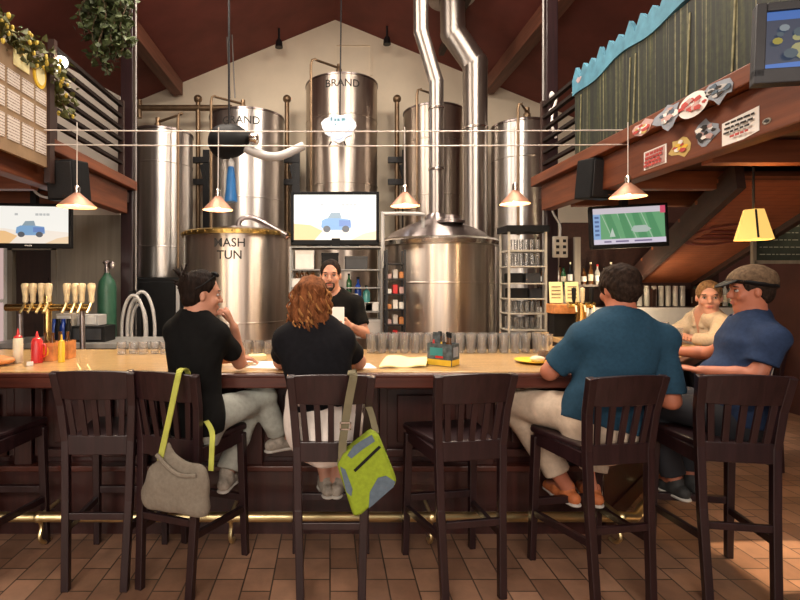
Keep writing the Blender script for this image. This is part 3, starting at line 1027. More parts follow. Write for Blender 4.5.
MB().lathe([(0, 0), (.066, 0), (.07, .02), (.055, .14), (.05, .24), (.036, .36), (.03, .38)], b, 24).build('body', M['bluebottle'], t)
MB().lathe([(.03, .38), (.036, .39), (.036, .43), (.02, .46), (0, .46)], b, 20).build('neck', M['white'], t)
MB().tube([b + V(0, 0, .45), b + V(-.01, 0, .56)], .006, 6).build('cord', M['wire'], t)

# ---- black cabinet, hose coil, gas cylinder left of the mash tun
t = thing('cabinet', 'black equipment cabinet carrying the left steel tank', 'cabinet', (-2.5, 7.3, 0))
MB().bx((-3.0, 6.95, 0), (-2.02, 7.85, 1.655)).build('body', M['black'], t, bevel=.015, smooth=False)
MB().bx((-2.98, 6.92, .1), (-2.15, 6.95, 1.6)).build('door', M['black'], t, bevel=.01, smooth=False)
MB().bar((-2.10, 6.92, .7), (-2.10, 6.92, 1.6), .05, .04).build('edge_strip', M['grey'], t, smooth=False)
c = P(134, 330, 5.9)
t = thing('hose_coil', 'coil of pale grey hose hanging on a stand behind the bar', 'hose', (c.x, 5.9, 0))
for k, (ra, rb) in enumerate([(.14, .42), (.11, .37), (.09, .31), (.155, .46)]):
    ctr = P(136, 331, 5.9) + V((k - 1.5) * .02, k * .035, 0)
    MB().tube([ctr + V(ra * math.cos(a), 0, rb * math.sin(a)) for a in [2 * PI * j / 36 for j in range(37)]], .020, 8).build('loop', M['grey'], t)
MB().bar((c.x, 6.07, 0), (c.x, 6.07, 1.5), .05, .04).build('stand', M['blackmetal'], t)
MB().bar((c.x - .06, 5.93, 1.47), (c.x - .06, 6.08, 1.47), .04, .04).build('hook', M['blackmetal'], t)
c = V(P(107, 300, 5.9).x, 5.9, 0)
t = thing('gas_cylinder', 'dark green gas cylinder standing behind the tap rail', 'gas cylinder', c)
MB().lathe([(0, .02), (.10, .02), (.105, .05), (.105, 1.52), (.09, 1.60), (.05, 1.66), (.035, 1.68), (.035, 1.70)], c, 28).build('body', M['co2'], t)
MB().lathe([(.03, 1.70), (.03, 1.80), (.05, 1.81), (.05, 1.84), (0, 1.85)], c, 16).build('valve', M['steel_dark'], t)
MB().ball(c + V(.07, -.05, 1.79), (.045, .02, .045)).build('gauge', M['steel_dark'], t)
MB().lathe([(0, 0), (.115, 0), (.115, .04), (.106, .05)], c, 28).build('foot_ring', M['black'], t)
# ================================================================ THE BAR
BT = 1.07
def poly_prism(mb, poly, z0, z1, mi=0):
    return mb.prism(poly, (0, 0, z0), (1, 0, 0), (0, 1, 0), (0, 0, z1 - z0), mi)


bar = thing('bar_counter', 'long mahogany bar with a golden wood top across the room', 'bar', (0, 3.3, 0))
top = [(-3.4, 2.875), (1.84, 2.875), (3.04, 4.07), (3.04, 5.2), (2.1, 5.2), (2.1, 4.35), (1.6, 3.85), (-3.4, 3.85)]
poly_prism(MB(), top, 1.025, BT).build('counter_top', M['bartop'], bar, bevel=.006, smooth=False)
body = [(-3.4, 3.22), (1.70, 3.22), (2.72, 4.23), (2.72, 5.15), (2.2, 5.15), (2.2, 4.32), (1.66, 3.78), (-3.4, 3.78)]
poly_prism(MB(), body, 0, 1.024).build('body', M['mahogany_v'], bar, smooth=False)
path = [V(-3.4, 2.87, 0), V(1.845, 2.87, 0), V(3.045, 4.065, 0), V(3.045, 5.2, 0)]
mo = MB()
for a, b in zip(path[:-1], path[1:]):
    d = (b - a).normalized(); e = d * .012
    mo.bar(a - e + V(0, 0, 1.022), b + e + V(0, 0, 1.022), .05, .085)
    mo.bar(a - e + V(0, 0, 1.052), b + e + V(0, 0, 1.052), .066, .024)
mo.build('edge_moulding', M['mahogany'], bar, bevel=.008, smooth=False)
pp = [V(-3.4, 3.2, 0), V(1.71, 3.2, 0), V(2.735, 4.22, 0), V(2.735, 5.15, 0)]
pl, lg = MB(), MB()
for a, b in zip(pp[:-1], pp[1:]):
    n = V((b - a).y, -(b - a).x, 0).normalized()
    pl.bar(a + n * .015 + V(0, 0, .20), b + n * .015 + V(0, 0, .20), .05, .40)
    pl.bar(a + n * .022 + V(0, 0, .06), b + n * .022 + V(0, 0, .06), .06, .12)
    lg.bar(a + n * .03 + V(0, 0, .415), b + n * .03 + V(0, 0, .415), .08, .035)
pl.build('plinth', M['mahogany_v'], bar, smooth=False)
lg.build('plinth_ledge', M['mahogany'], bar, bevel=.006, smooth=False)
for a, b in zip(pp[:-1], pp[1:]):
    L = (b - a).length; d = (b - a).normalized()
    n = V(d.y, -d.x, 0)
    k = max(1, round(L / .72))
    for i in range(k):
        p0, p1 = a + d * (L * i / k + .09), a + d * (L * (i + 1) / k - .09)
        fr = MB()
        c = (p0 + p1) / 2
        for z in (.50, .93):
            fr.bar(p0 + n * .012 + V(0, 0, z), p1 + n * .012 + V(0, 0, z), .03, .05)
        for q in (p0, p1):
            fr.bar(q + n * .012 + V(0, 0, .48), q + n * .012 + V(0, 0, .95), .05, .03, up=n)
        fr.bar(p0 + d * .09 + n * .006 + V(0, 0, .715), p1 - d * .09 + n * .006 + V(0, 0, .715), .025, .30)
        fr.build('raised_panel', M['mahogany_v'], bar, bevel=.005, smooth=False)
    for i in range(k + 1):
        q = a + d * min(L - .03, max(.03, L * i / k))
        MB().bar(q + n * .02 + V(0, 0, .43), q + n * .02 + V(0, 0, .985), .11, .05, up=n).build('pilaster', M['mahogany_v'], bar, bevel=.006, smooth=False)

fr = thing('foot_rail', 'brass foot rail running along the base of the bar', 'rail', (0, 2.95, 0))
MB().tube([V(-3.35, 2.95, .2), V(1.80, 2.95, .2), V(2.90, 4.04, .2), V(2.90, 5.1, .2)], .029, 14).build('rail', M['brass'], fr, angle=60)
for x, y, dx, dy in ((-2.85, 2.95, 0, 1), (-1.72, 2.95, 0, 1), (-.59, 2.95, 0, 1), (.60, 2.95, 0, 1), (1.72, 2.95, 0, 1), (2.62, 3.76, -.7, .7)):
    d = V(dx, dy, 0)
    p = V(x, y, 0)
    b = MB().tube(bez([p + V(0, 0, .2), p + d * .03 + V(0, 0, .13), p + d * .01 + V(0, 0, .07), p + d * .06 + V(0, 0, .02), p + d * .12 + V(0, 0, .012)], 16), .012, 8)
    b.tube([p + V(0, 0, .2), p + d * .23 + V(0, 0, .2)], .012, 8)
    b.ball(p + V(0, 0, .2), .033, 14, 10)
    b.build('bracket', M['brass'], fr)

# ================================================================ STOOLS
CH_TOP = 1.125
def make_chair(name, label, group):
    t = thing(name, label, 'bar stool', (0, 0, 0), group)
    W = M['espresso']
    for s in (-1, 1):
        # back post in one sweep: floor, seat, leaning back at the top
        pts = [V(s * .150, -.235, 0), V(s * .163, -.205, .45), V(s * .170, -.195, .76), V(s * .184, -.215, .95), V(s * .196, -.262, CH_TOP)]
        p = MB()
        for a, b in zip(pts[:-1], pts[1:]):
            p.bar(a, b + (b - a).normalized() * .004, .040, .036, up=(0, 1, 0))
        p.build('back_leg', W, t, bevel=.004, smooth=False)
        MB().bar((s * .206, .235, 0), (s * .196, .205, .715), .036, .036, up=(0, 1, 0), w2=.044, h2=.044).build('front_leg', W, t, bevel=.004, smooth=False)
        MB().bar((s * .158, -.215, .31), (s * .202, .222, .275), .026, .036).build('side_stretcher', W, t, bevel=.003, smooth=False)
    # seat: trapezoid, dished, on an apron
    st = MB().prism([(-.150, -.178), (.150, -.178), (.226, .215), (.205, .245), (-.205, .245), (-.226, .215)], (0, 0, .735), (1, 0, 0), (0, 1, 0), (0, 0, .035))
    st.build('seat', W, t, bevel=.012, smooth=False)
    ap = MB().bar((-.155, -.170, .712), (.155, -.170, .712), .02, .06).bar((-.195, .205, .705), (.195, .205, .705), .026, .07)
    for s in (-1, 1): ap.bar((s * .168, -.19, .705), (s * .196, .205, .705), .024, .07)
    ap.build('apron', W, t, smooth=False)
    MB().bar((-.205, .226, .335), (.205, .226, .335), .030, .040).build('front_stretcher', W, t, bevel=.003, smooth=False)
    MB().bar((-.156, -.212, .375), (.156, -.212, .375), .022, .036).build('back_stretcher', W, t, bevel=.003, smooth=False)
    # back: curved crest rail, lower rail, five slats
    def rail(z0, z1, y0, y1, hw, bow, th, lift=0.0):
        N = 10
        vs = []
        for i in range(N + 1):
            u = -1 + 2 * i / N
            yy = -bow * (1 - u * u)
            l = lift * (1 - u * u)
            for (z, y) in ((z0, y0), (z1 + l, y1)):
                hwz = hw if z == z0 else hw + .006
                vs += [V(u * hwz, y + yy - th / 2, z), V(u * hwz, y + yy + th / 2, z)]
        fs = []
        for i in range(N):
            a = i * 4; b = a + 4
            fs += [(a, b, b + 2, a + 2), (a + 1, a + 3, b + 3, b + 1), (a + 2, b + 2, b + 3, a + 3), (a, a + 1, b + 1, b)]
        fs += [(0, 2, 3, 1), (4 * N, 4 * N + 1, 4 * N + 3, 4 * N + 2)]
        return MB().add(vs, fs)
    rail(.985, CH_TOP + .004, -.223, -.262, .186, .028, .024, .012).build('crest_rail', W, t, bevel=.004, smooth=False)
    rail(.690, .790, -.198, -.198, .160, .004, .026).build('lower_rail', W, t, bevel=.004, smooth=False)
    for k in range(5):
        u = (-2 + k) / 2.6
        MB().bar((u * .160, -.200 - .006 * (1 - u * u), .782), (u * .182, -.224 - .026 * (1 - u * u), .99), .030, .014, up=(0, 1, 0)).build('slat', W, t, bevel=.002, smooth=False)
    return t


ch0 = make_chair('bar_stool', 'dark wooden stool at the far left, cut off by the photo edge', 'dark slat-back stools along the bar')
# (back-post midpoint on the floor, turn)
CH = [(-1.93, 2.57, 0.0, None),
      (-1.205, 2.565, 0.0, 'empty dark slat-back stool left of the stool with the grey bag'),
      (-0.84, 2.535, -19, 'dark slat-back stool with a grey shoulder bag slung over its back'),
      (0.005, 2.46, 0, 'dark slat-back stool with a lime green bag hanging from its corner'),
      (0.715, 2.485, 9, 'empty dark slat-back stool right of the lime green bag'),
      (1.43, 2.43, 9, 'dark slat-back stool under the man in the blue polo shirt'),
      (2.02, 2.45, -9, 'dark slat-back stool under the man in the brown cap'),
      (3.76, 4.32, 90, 'dark stool under the woman in the beige shirt, behind the capped man')]
chairs = []
for i, (x, y, a, lab) in enumerate(CH):
    o = ch0 if i == 0 else copy_tree(ch0)
    a = R(a)
    # local back-post midpoint is (0, -.235)
    ox = x + .235 * -math.sin(a); oy = y + .235 * math.cos(a)
    o.location = (ox, oy, 0); o.rotation_euler = (0, 0, a)
    if lab: o['label'] = lab
    chairs.append((V(ox, oy, 0), a))


def chair_pt(i, p):
    c, a = CHP[i]
    return c + Matrix.Rotation(a, 3, 'Z') @ Vector(p)


CHP = chairs
# ================================================================ PEOPLE
UPZ = V(0, 0, 1)


class J:
    def __init__(s, **k):
        s.__dict__.update(k)
        s.r = (s.Rs - s.Ls).normalized()
        s.u = (s.nb - s.pel).normalized()
        s.f = s.u.cross(s.r).normalized()
        s.hf = s.hf.normalized()
        s.hr = s.hf.cross(s.hu if hasattr(s, 'hu') else UPZ).normalized()
        s.huu = s.hr.cross(s.hf).normalized()
        s.hs = getattr(s, 'hs', 1.0)
        s.bw = getattr(s, 'bw', 1.0)
        s.MH = Matrix((s.hr, s.hf, s.huu)).transposed()      # head frame: x right, y forward, z up


def torso(s, j, g=0.0, k=.04):
    b = j.bw
    m = j.pel.lerp(j.nb, .42) + j.f * .01
    c = j.pel.lerp(j.nb, .74) + j.f * .012
    t = j.pel.lerp(j.nb, .90)
    s.cone(j.pel, m, .172 * b, .142 * b, k, j.f, .70, g=g)
    s.cone(m, c, .142 * b, .168 * b, k, j.f, .68, g=g)
    s.cone(c, t, .166 * b, .115 * b, k, j.f, .66, g=g)
    s.cone(j.Ls, j.Rs, .050 * b, .050 * b, k, g=g)
    for q in (j.Ls, j.Rs):
        s.cone(j.nb + j.u * .015, q, .052, .052 * b, .05, g=g * .8)
    if getattr(j, 'belly', 0):
        s.ell(j.pel.lerp(j.nb, .30) + j.f * .07, (j.belly,) * 3, .06, g=g)
    if getattr(j, 'bust', 0):
        for sg in (-1, 1):
            s.ell(j.pel.lerp(j.nb, .66) + j.f * .10 + j.r * sg * .075, (.065, .065, .065), .04, g=g)


def hand(s, w, d, n, side, curl=.5, z=1.0):
    """w wrist, d pointing along the fingers, n the way the palm faces, side towards the thumb"""
    d = d.normalized(); side = (side - d * side.dot(d)).normalized()
    n = (n - d * n.dot(d) - side * n.dot(side)).normalized()
    s.cone(w, w + d * .085 * z, .031 * z, .039 * z, .012, n, .42)
    for off, L, rr in ((.030, .070, .0088), (.010, .080, .0092), (-.011, .074, .0088), (-.031, .058, .0078)):
        b = w + d * (.085 * z) + side * off * z
        a1 = curl * .6
        d1 = d * math.cos(a1) + n * math.sin(a1) + side * off * 1.2
        p1 = b + d1.normalized() * L * .52 * z
        a2 = curl * 1.7
        d2 = d * math.cos(a2) + n * math.sin(a2)
        p2 = p1 + d2 * L * .50 * z
        s.cone(b - d * .01, p1, rr * z * 1.05, rr * z, .005)
        s.cone(p1, p2, rr * z, rr * z * .85, .005)
    b = w + d * .022 * z + side * .026 * z
    t1 = (d * .70 + side * .62 + n * .25).normalized()
    p1 = b + t1 * .045 * z
    p2 = p1 + (d * .85 + side * .15 + n * .45).normalized() * .032 * z
    s.cone(b, p1, .014 * z, .011 * z, .01)
    s.cone(p1, p2, .011 * z, .009 * z, .006)


def head(s, j):
    h, c, X = j.hs, j.hc, j.MH
    def at(x, y, z): return c + X @ V(x * h, y * h, z * h)
    s.ell(at(0, -.012, .036), (.076 * h, .097 * h, .088 * h), .03, X)
    s.ell(at(0, .022, -.045), (.058 * h, .066 * h, .078 * h), .04, X)
    s.ell(at(0, .058, -.100), (.026 * h, .022 * h, .020 * h), .03, X)
    s.cone(at(-.034, .080, .030), at(.034, .080, .030), .011 * h, .011 * h, .02)
    for sg in (-1, 1):
        s.ell(at(.033 * sg, .098, .006), (.017 * h, .014 * h, .011 * h), .012, X, op='-')
        s.ell(at(.042 * sg, .066, -.028), (.022 * h, .018 * h, .022 * h), .02, X)
        s.ell(at(.077 * sg, -.006, -.006), (.009 * h, .017 * h, .028 * h), .008, X)
    s.cone(at(0, .086, .014), at(0, .108, -.026), .0085 * h, .0125 * h, .012)
    for sg in (-1, 1):
        s.ell(at(.011 * sg, .098, -.030), (.009 * h, .010 * h, .008 * h), .008, X)
    s.ell(at(0, .083, -.062), (.026 * h, .012 * h, .012 * h), .012, X)
    s.cone(at(0, -.018, -.055), j.nb, .056 * h * getattr(j, 'nk', 1), .060 * getattr(j, 'nk', 1), .03)


def face_parts(root, j, lips=True, brow='brow', eyes=True):
    h, c, X = j.hs, j.hc, j.MH
    def at(x, y, z): return c + X @ V(x * h, y * h, z * h)
    for sg in (-1, 1):
        if eyes:
            e = MB().ball(at(.033 * sg, .0795, .006), (.0125 * h, .0115 * h, .0085 * h), 14, 10, X)
            e.ball(at(.033 * sg, .0875, .006), (.0058 * h, .0045 * h, .0058 * h), 10, 8, X, mi=1)
            e.build('eye', [M['eye'], M['iris']], root)
            lid = MB().tube([at(sg * (.033 + dx), .0885 - abs(dx) * .25, .0125 - abs(dx) * .12) for dx in (-.014, -.007, 0, .007, .014)], .0024 * h, 6)
            lid.build('eyelash', M[brow], root)
        MB().tube([at(sg * (.033 + dx), .0925 - abs(dx) * .45 - max(0, dx) * .35, .031 - max(0, dx) * .2) for dx in (-.019, -.009, 0, .010, .020)], [.002 * h, .0042 * h, .0042 * h, .0036 * h, .002 * h], 6).build('eyebrow', M[brow], root)
    if lips:
        l = MB().ball(at(0, .0915, -.058), (.022 * h, .0065 * h, .0045 * h), 14, 8, X)
        l.ball(at(0, .0905, -.0665), (.019 * h, .007 * h, .0055 * h), 14, 8, X)
        l.build('lips', M['lips'], root)


def limbs(s, j, b=None):
    b = b or j.bw
    for S, E, W in ((j.Ls, j.Le, j.Lw), (j.Rs, j.Re, j.Rw)):
        s.cone(S, E, .050 * b, .040 * b, .03)
        m = E.lerp(W, .3)
        s.cone(E, m, .040 * b, .039 * b, .02)
        s.cone(m, W, .039 * b, .027 * b, .02)
    for H, K, A in ((j.Lh, j.Lk, j.La), (j.Rh, j.Rk, j.Ra)):
        s.cone(H, K, .085 * b, .058 * b, .04)
        m = K.lerp(A, .35)
        s.cone(K, m, .056 * b, .056 * b, .03)
        s.cone(m, A, .056 * b, .036 * b, .03)
    for A, T in ((j.La, j.Lt), (j.Ra, j.Rt)):
        s.cone(A, A + T * .15 - UPZ * .045, .036, .03, .02)


def body(root, j, skin, vox=.0062):
    s = SDF(vox)
    torso(s, j); limbs(s, j); head(s, j)
    for w, h in ((j.Lw, j.Lhand), (j.Rw, j.Rhand)):
        if h: hand(s, w, *h)
    return s.build('body', skin, root)


def tee(root, j, mat, name='shirt', sleeve=.62, g=.013, fold=.005, neck=.074, hem=-.09, seed=1, vox=.008, open_front=False):
    s = SDF(vox, fold, 1.0, seed)
    torso(s, j, g)
    s.cone(j.pel - j.u * .10, j.pel, .175 * j.bw, .176 * j.bw, .03, j.f, .74, g=g)
    for S, E in ((j.Ls, j.Le), (j.Rs, j.Re)):
        s.cone(S, S.lerp(E, sleeve), .050 * j.bw + g, .052 * j.bw + g, .03, flat=1)
    s.cone(j.nb - j.u * .012 + j.f * .012, j.nb + j.u * .15 + j.f * .03, neck, neck * 1.05, .012, op='-')
    if open_front:
        s.cone(j.nb + j.f * .10 + j.u * .06, j.nb + j.f * .16 - j.u * .20, .055, .010, .01, op='-')
    s.cut(j.pel + j.u * hem, -j.u)
    return s.build(name, mat, root)


def trousers(root, j, mat, frac=.93, g=.014, fold=.005, seed=2, name='trousers', vox=.008, top=.0, hip=0.0):
    s = SDF(vox, fold, 1.0, seed)
    b = j.bw
    s.cone(j.pel - j.u * .06, j.pel + j.u * top, .176 * b, .165 * b, .04, j.f, .72, g=g * .4 + hip)
    for H, K, A in ((j.Lh, j.Lk, j.La), (j.Rh, j.Rk, j.Ra)):
        if frac <= 1:
            s.cone(H, H.lerp(K, frac), .088 * b, .07 * b, .04, g=g, flat=1)
        else:
            s.cone(H, K, .088 * b, .062 * b, .04, g=g)
            s.cone(K, K.lerp(A, frac - 1), .062 * b, .052 * b, .03, g=g, flat=1)
    return s.build(name, mat, root)


def shoe(root, A, T, mat, low=.075):
    """A ankle, T unit toe direction in the floor plane"""
    T = T.normalized()
    base = A - UPZ * low
    s = SDF(.006)
    s.cone(base - T * .055 + UPZ * .03, base + T * .07 + UPZ * .028, .037, .043, .02)
    s.cone(base + T * .07 + UPZ * .026, base + T * .165 + UPZ * .02, .043, .034, .02)
    s.cone(base + UPZ * .04, A + UPZ * .005, .04, .042, .02)
    s.cut(base + UPZ * .004, -UPZ)
    o = s.build('shoe', mat, root)
    s2 = SDF(.006)
    s2.cone(base - T * .06, base + T * .075, .038, .045, .02, UPZ, .35)
    s2.cone(base + T * .075, base + T * .172, .045, .034, .02, UPZ, .35)
    s2.build('sole', M['sole'], o)
    lc = MB()
    sd = T.cross(UPZ)
    for q in (.05, .075, .10):
        z = .078 - (q - .05) * .35
        lc.tube([base + T * q + sd * -.026 + UPZ * (z - .010), base + T * q + UPZ * z, base + T * q + sd * .026 + UPZ * (z - .010)], .0045, 6)
    lc.build('laces', M['lace'], o)
    return o


def hair_cap(s, j, g=.012, back=1.0, front=.055, low=-.05):
    """short hair: shell over the cranium, cut away from the face"""
    h, c, X = j.hs, j.hc, j.MH
    def at(x, y, z): return c + X @ V(x * h, y * h, z * h)
    s.ell(at(0, -.016, .040), (.078 * h + g, .098 * h + g, .090 * h + g), .02, X)
    s.ell(at(0, -.055, -.02), (.062 * h + g * .6, .052 * h + g * .6, .06 * h), .03, X)
    return at


# ---------------------------------------------------------------- 1. woman with dark pinned-up hair
def Vn(*a): return Vector(a).normalized()


L1 = 'woman in a black T-shirt with dark pinned-up hair, hand at her mouth'
root = thing('person', L1, 'person', (-.75, 2.70, .76))
pel = V(-.735, 2.70, .875)
j = J(pel=pel, nb=V(-.735, 2.70, 1.375), Ls=V(-.850, 2.765, 1.315), Rs=V(-.605, 2.665, 1.310),
      Lh=pel + V(-.075, .05, -.015), Rh=pel + V(.085, .01, -.01),
      hc=V(-.695, 2.715, 1.515), hf=V(.93, .38, -.07), hs=.98, bw=.93,
      Le=V(-.83, 2.97, 1.125), Lw=V(-.60, 3.06, 1.115), Re=V(-.525, 2.90, 1.12), Rw=V(-.535, 2.785, 1.335),
      Lk=V(-.50, 3.03, .80), La=V(-.60, 2.90, .475), Rk=V(-.40, 3.00, .895), Ra=V(-.315, 3.06, .635),
      Lt=Vn(.1, 1, 0), Rt=Vn(.7, .5, -.1),
      Lhand=(Vn(.9, .3, .02), V(0, 0, -1), V(.2, -.9, 0), .4), Rhand=(Vn(-.35, -.15, .85), Vn(-.8, .2, -.2), Vn(-.3, .8, .1), 1.1))
body(root, j, M['skin'])
tee(root, j, M['tee_black'], 'black_t_shirt', sleeve=.66, seed=3)
trousers(root, j, M['jeans'], 1.92, fold=.009, seed=5)
face_parts(root, j)
s = SDF(.005, .004, 3.0, 2)
at = hair_cap(s, j, .010)
s.ell(at(0, -.080, .050), (.045, .035, .045), .03)
rg = random.Random(4)
for k in range(30):
    a = rg.uniform(-1.3, 1.3); z = rg.uniform(.01, .12)
    p = at(math.sin(a) * .055, -.085 - .03 * math.cos(a), z)
    s.cone(p, p + V(rg.uniform(-.05, .02), rg.uniform(-.03, .03), rg.uniform(.01, .055)), .010, .003, .008)
s.cut(at(0, .055, .062), j.MH @ V(0, .90, -.42))
s.ell(at(0, .085, -.045), (.085, .075, .085), .01, j.MH, op='-')
for sg in (-1, 1): s.ell(at(.085 * sg, .012, -.02), (.022, .038, .042), .01, j.MH, op='-')
s.build('dark_hair', M['hair_dark'], root)
sg_ = MB()
for sg in (-1, 1):
    sg_.ball(at(.034 * sg, .062, .118), (.030, .012, .020), 16, 10, j.MH @ Matrix.Rotation(R(55), 3, 'X'))
    sg_.tube([at(.065 * sg, .055, .110), at(.088 * sg, .0, .065), at(.090 * sg, -.05, .03)], .0035, 6)
sg_.tube([at(-.02, .072, .125), at(.02, .072, .125)], .004, 6)
sg_.build('sunglasses', M['black'], root)
shoe(root, j.La, j.Lt, M['shoe']); shoe(root, j.Ra, Vn(.8, .6, 0), M['shoe'], .07)

# ---------------------------------------------------------------- 2. woman with long curly red hair
root = thing('person', 'woman in a charcoal T-shirt seen from behind, long curly red hair', 'person', (0, 2.68, .76))
pel = V(-.035, 2.66, .875)
j = J(pel=pel, nb=V(-.095, 2.74, 1.335), Ls=V(-.240, 2.74, 1.265), Rs=V(.060, 2.74, 1.265),
      Lh=pel + V(-.09, .03, -.015), Rh=pel + V(.09, .03, -.015),
      hc=V(-.105, 2.785, 1.465), hf=V(.10, 1, -.10), bw=1.08,
      Le=V(-.29, 2.95, 1.12), Lw=V(-.16, 3.14, 1.11), Re=V(.165, 2.93, 1.12), Rw=V(.08, 3.14, 1.11),
      Lk=V(-.10, 3.06, .83), La=V(-.02, 2.955, .42), Rk=V(.12, 3.06, .83), Ra=V(.05, 2.955, .42),
      Lt=Vn(-.15, 1, 0), Rt=Vn(.25, 1, 0),
      Lhand=(Vn(.6, .8, 0), V(0, 0, -1), V(.8, -.6, 0), .3), Rhand=(Vn(-.5, .85, 0), V(0, 0, -1), V(-.8, -.5, 0), .3))
body(root, j, M['skin_pale'])
tee(root, j, M['tee_char'], 'charcoal_t_shirt', sleeve=.66, seed=8, hem=.04)
trousers(root, j, M['whitecot'], 1.04, seed=6, name='white_trousers', top=.075, hip=.012)
face_parts(root, j)
# hair: mass of separate curling locks over a soft core
s = SDF(.007, .010, 1.6, 9)
at = hair_cap(s, j, .022)
s.ell(at(0, -.055, -.07), (.108, .070, .115), .03, j.MH)
s.ell(at(.015, -.070, -.20), (.066, .048, .085), .03, j.MH)
s.ell(at(0, .115, -.03), (.085, .075, .10), .015, j.MH, op='-')
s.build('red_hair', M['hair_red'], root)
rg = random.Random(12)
for li, (nm, mt, cnt) in enumerate((('curls', M['hair_red'], 58), ('highlight_curls', M['hair_lit'], 30))):  # second set is coloured lighter as painted highlights
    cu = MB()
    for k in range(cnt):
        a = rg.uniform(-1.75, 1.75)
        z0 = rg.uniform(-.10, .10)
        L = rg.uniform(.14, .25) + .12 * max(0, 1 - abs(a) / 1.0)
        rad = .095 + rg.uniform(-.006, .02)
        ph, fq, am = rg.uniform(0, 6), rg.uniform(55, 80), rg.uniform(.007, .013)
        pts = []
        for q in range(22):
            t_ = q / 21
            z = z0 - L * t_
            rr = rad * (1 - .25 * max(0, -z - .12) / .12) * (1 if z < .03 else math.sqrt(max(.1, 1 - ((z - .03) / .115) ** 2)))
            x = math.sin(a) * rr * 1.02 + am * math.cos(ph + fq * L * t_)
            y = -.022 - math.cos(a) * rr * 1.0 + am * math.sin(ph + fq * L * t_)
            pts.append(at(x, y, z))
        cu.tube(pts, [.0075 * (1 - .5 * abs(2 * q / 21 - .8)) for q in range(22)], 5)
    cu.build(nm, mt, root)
shoe(root, j.La, j.Lt, M['shoe']); shoe(root, j.Ra, j.Rt, M['shoe'])

# ---------------------------------------------------------------- 3. bartender
root = thing('person', 'bartender with a dark goatee in a black T-shirt behind the bar', 'person', (0.02, 4.25, 0))
pel = V(.03, 4.25, .93)
j = J(pel=pel, nb=V(.02, 4.23, 1.475), Ls=V(.215, 4.21, 1.405), Rs=V(-.175, 4.21, 1.405),
      Lh=pel + V(.09, 0, -.02), Rh=pel + V(-.09, 0, -.02),
      hc=V(.005, 4.18, 1.640), hf=V(-.08, -1, -.06), hs=1.06, bw=1.02,
      Le=V(.285, 4.13, 1.165), Lw=V(.165, 3.96, 1.235), Re=V(-.25, 4.10, 1.165), Rw=V(-.10, 3.96, 1.235),
      Lk=V(.10, 4.22, .50), La=V(.11, 4.26, .08), Rk=V(-.06, 4.22, .50), Ra=V(-.07, 4.26, .08),
      Lt=Vn(.1, -1, 0), Rt=Vn(-.1, -1, 0),
      Lhand=(Vn(-.85, -.3, .15), V(0, 1, 0), V(0, -.3, 1), .8), Rhand=(Vn(.85, -.3, .15), V(0, 1, 0), V(0, -.3, 1), .8))
body(root, j, M['skin_pale'])
tee(root, j, M['tee_black'], 'black_t_shirt', sleeve=.74, seed=13)
trousers(root, j, M['darkcot'], 1.97, seed=14)
face_parts(root, j)
s = SDF(.005, .003, 3.0, 3)
at = hair_cap(s, j, .004)
s.ell(at(0, .125, -.030), (.088, .120, .140), .012, j.MH, op='-')
for sg in (-1, 1): s.ell(at(.09 * sg, .005, -.03), (.022, .042, .05), .01, j.MH, op='-')
s.build('short_dark_hair', M['hair_dark'], root)
gt = MB()
gt.tube([at(x, .098 - abs(x) * .55, -.050 - abs(x) * .22) for x in (-.034, -.02, 0, .02, .034)], [.004, .007, .006, .007, .004], 8)
for sg in (-1, 1): gt.tube([at(.033 * sg, .084, -.055), at(.032 * sg, .080, -.08), at(.02 * sg, .078, -.10)], .007, 8)
gt.ball(at(0, .076, -.098), (.026, .013, .020), 12, 8, j.MH)
gt.build('goatee', M['brow'], root)
shoe(root, j.La, j.Lt, M['lace']); shoe(root, j.Ra, j.Rt, M['lace'])
# the white menu he holds (held thing: its own object)
mn = MB().box(V(.03, 3.925, 1.285), (.165, .012, .215), rot=Matrix.Rotation(R(-14), 3, 'X'))
mo_ = mn.build('menu_card', M['paper'], smooth=False)
tag(mo_, 'white menu card held up by the bartender', 'menu')

# ---------------------------------------------------------------- 4. man in the blue polo shirt
root = thing('person', 'man in a teal-blue polo shirt and khaki trousers seen from behind', 'person', (1.48, 2.66, .76))
pel = V(1.455, 2.645, .885)
j = J(pel=pel, nb=V(1.565, 2.675, 1.365), Ls=V(1.375, 2.70, 1.285), Rs=V(1.765, 2.665, 1.285),
      Lh=pel + V(-.10, .04, -.01), Rh=pel + V(.10, .03, -.01),
      hc=V(1.572, 2.725, 1.542), hf=V(-.16, 1, -.16), bw=1.13, hs=1.0, nk=1.12,
      Le=V(1.225, 2.79, 1.085), Lw=V(1.37, 3.02, 1.115), Re=V(1.815, 2.66, .955), Rw=V(1.68, 2.86, .975),
      Lk=V(1.10, 3.03, .855), La=V(1.39, 2.93, .385), Rk=V(1.60, 3.05, .86), Ra=V(1.535, 2.92, .385),
      Lt=Vn(-.25, 1, 0), Rt=Vn(.1, 1, 0),
      Lhand=(Vn(.15, .95, .0), V(0, 0, -1), V(1, -.1, 0), .35), Rhand=(Vn(-.7, .6, -.1), V(0, 0, -1), V(-.6, -.7, 0), .35))
body(root, j, M['skin_red'])
tee(root, j, M['polo'], 'polo_shirt', sleeve=.86, g=.016, fold=.007, seed=21, hem=-.06)
cl = SDF(.006)
cl.cone(j.nb - j.u * .012, j.nb + j.u * .045 + j.f * .008, .088, .076, .01)
cl.cone(j.nb - j.u * .05, j.nb + j.u * .12 + j.f * .016, .070, .068, .005, op='-')
cl.cut(j.nb + j.u * .028, j.u)
cl.build('collar', M['polo'], root)
trousers(root, j, M['khaki'], 1.82, g=.018, fold=.007, seed=22, name='khaki_trousers')
face_parts(root, j)
s = SDF(.005, .006, 3.2, 5)
at = hair_cap(s, j, .016)
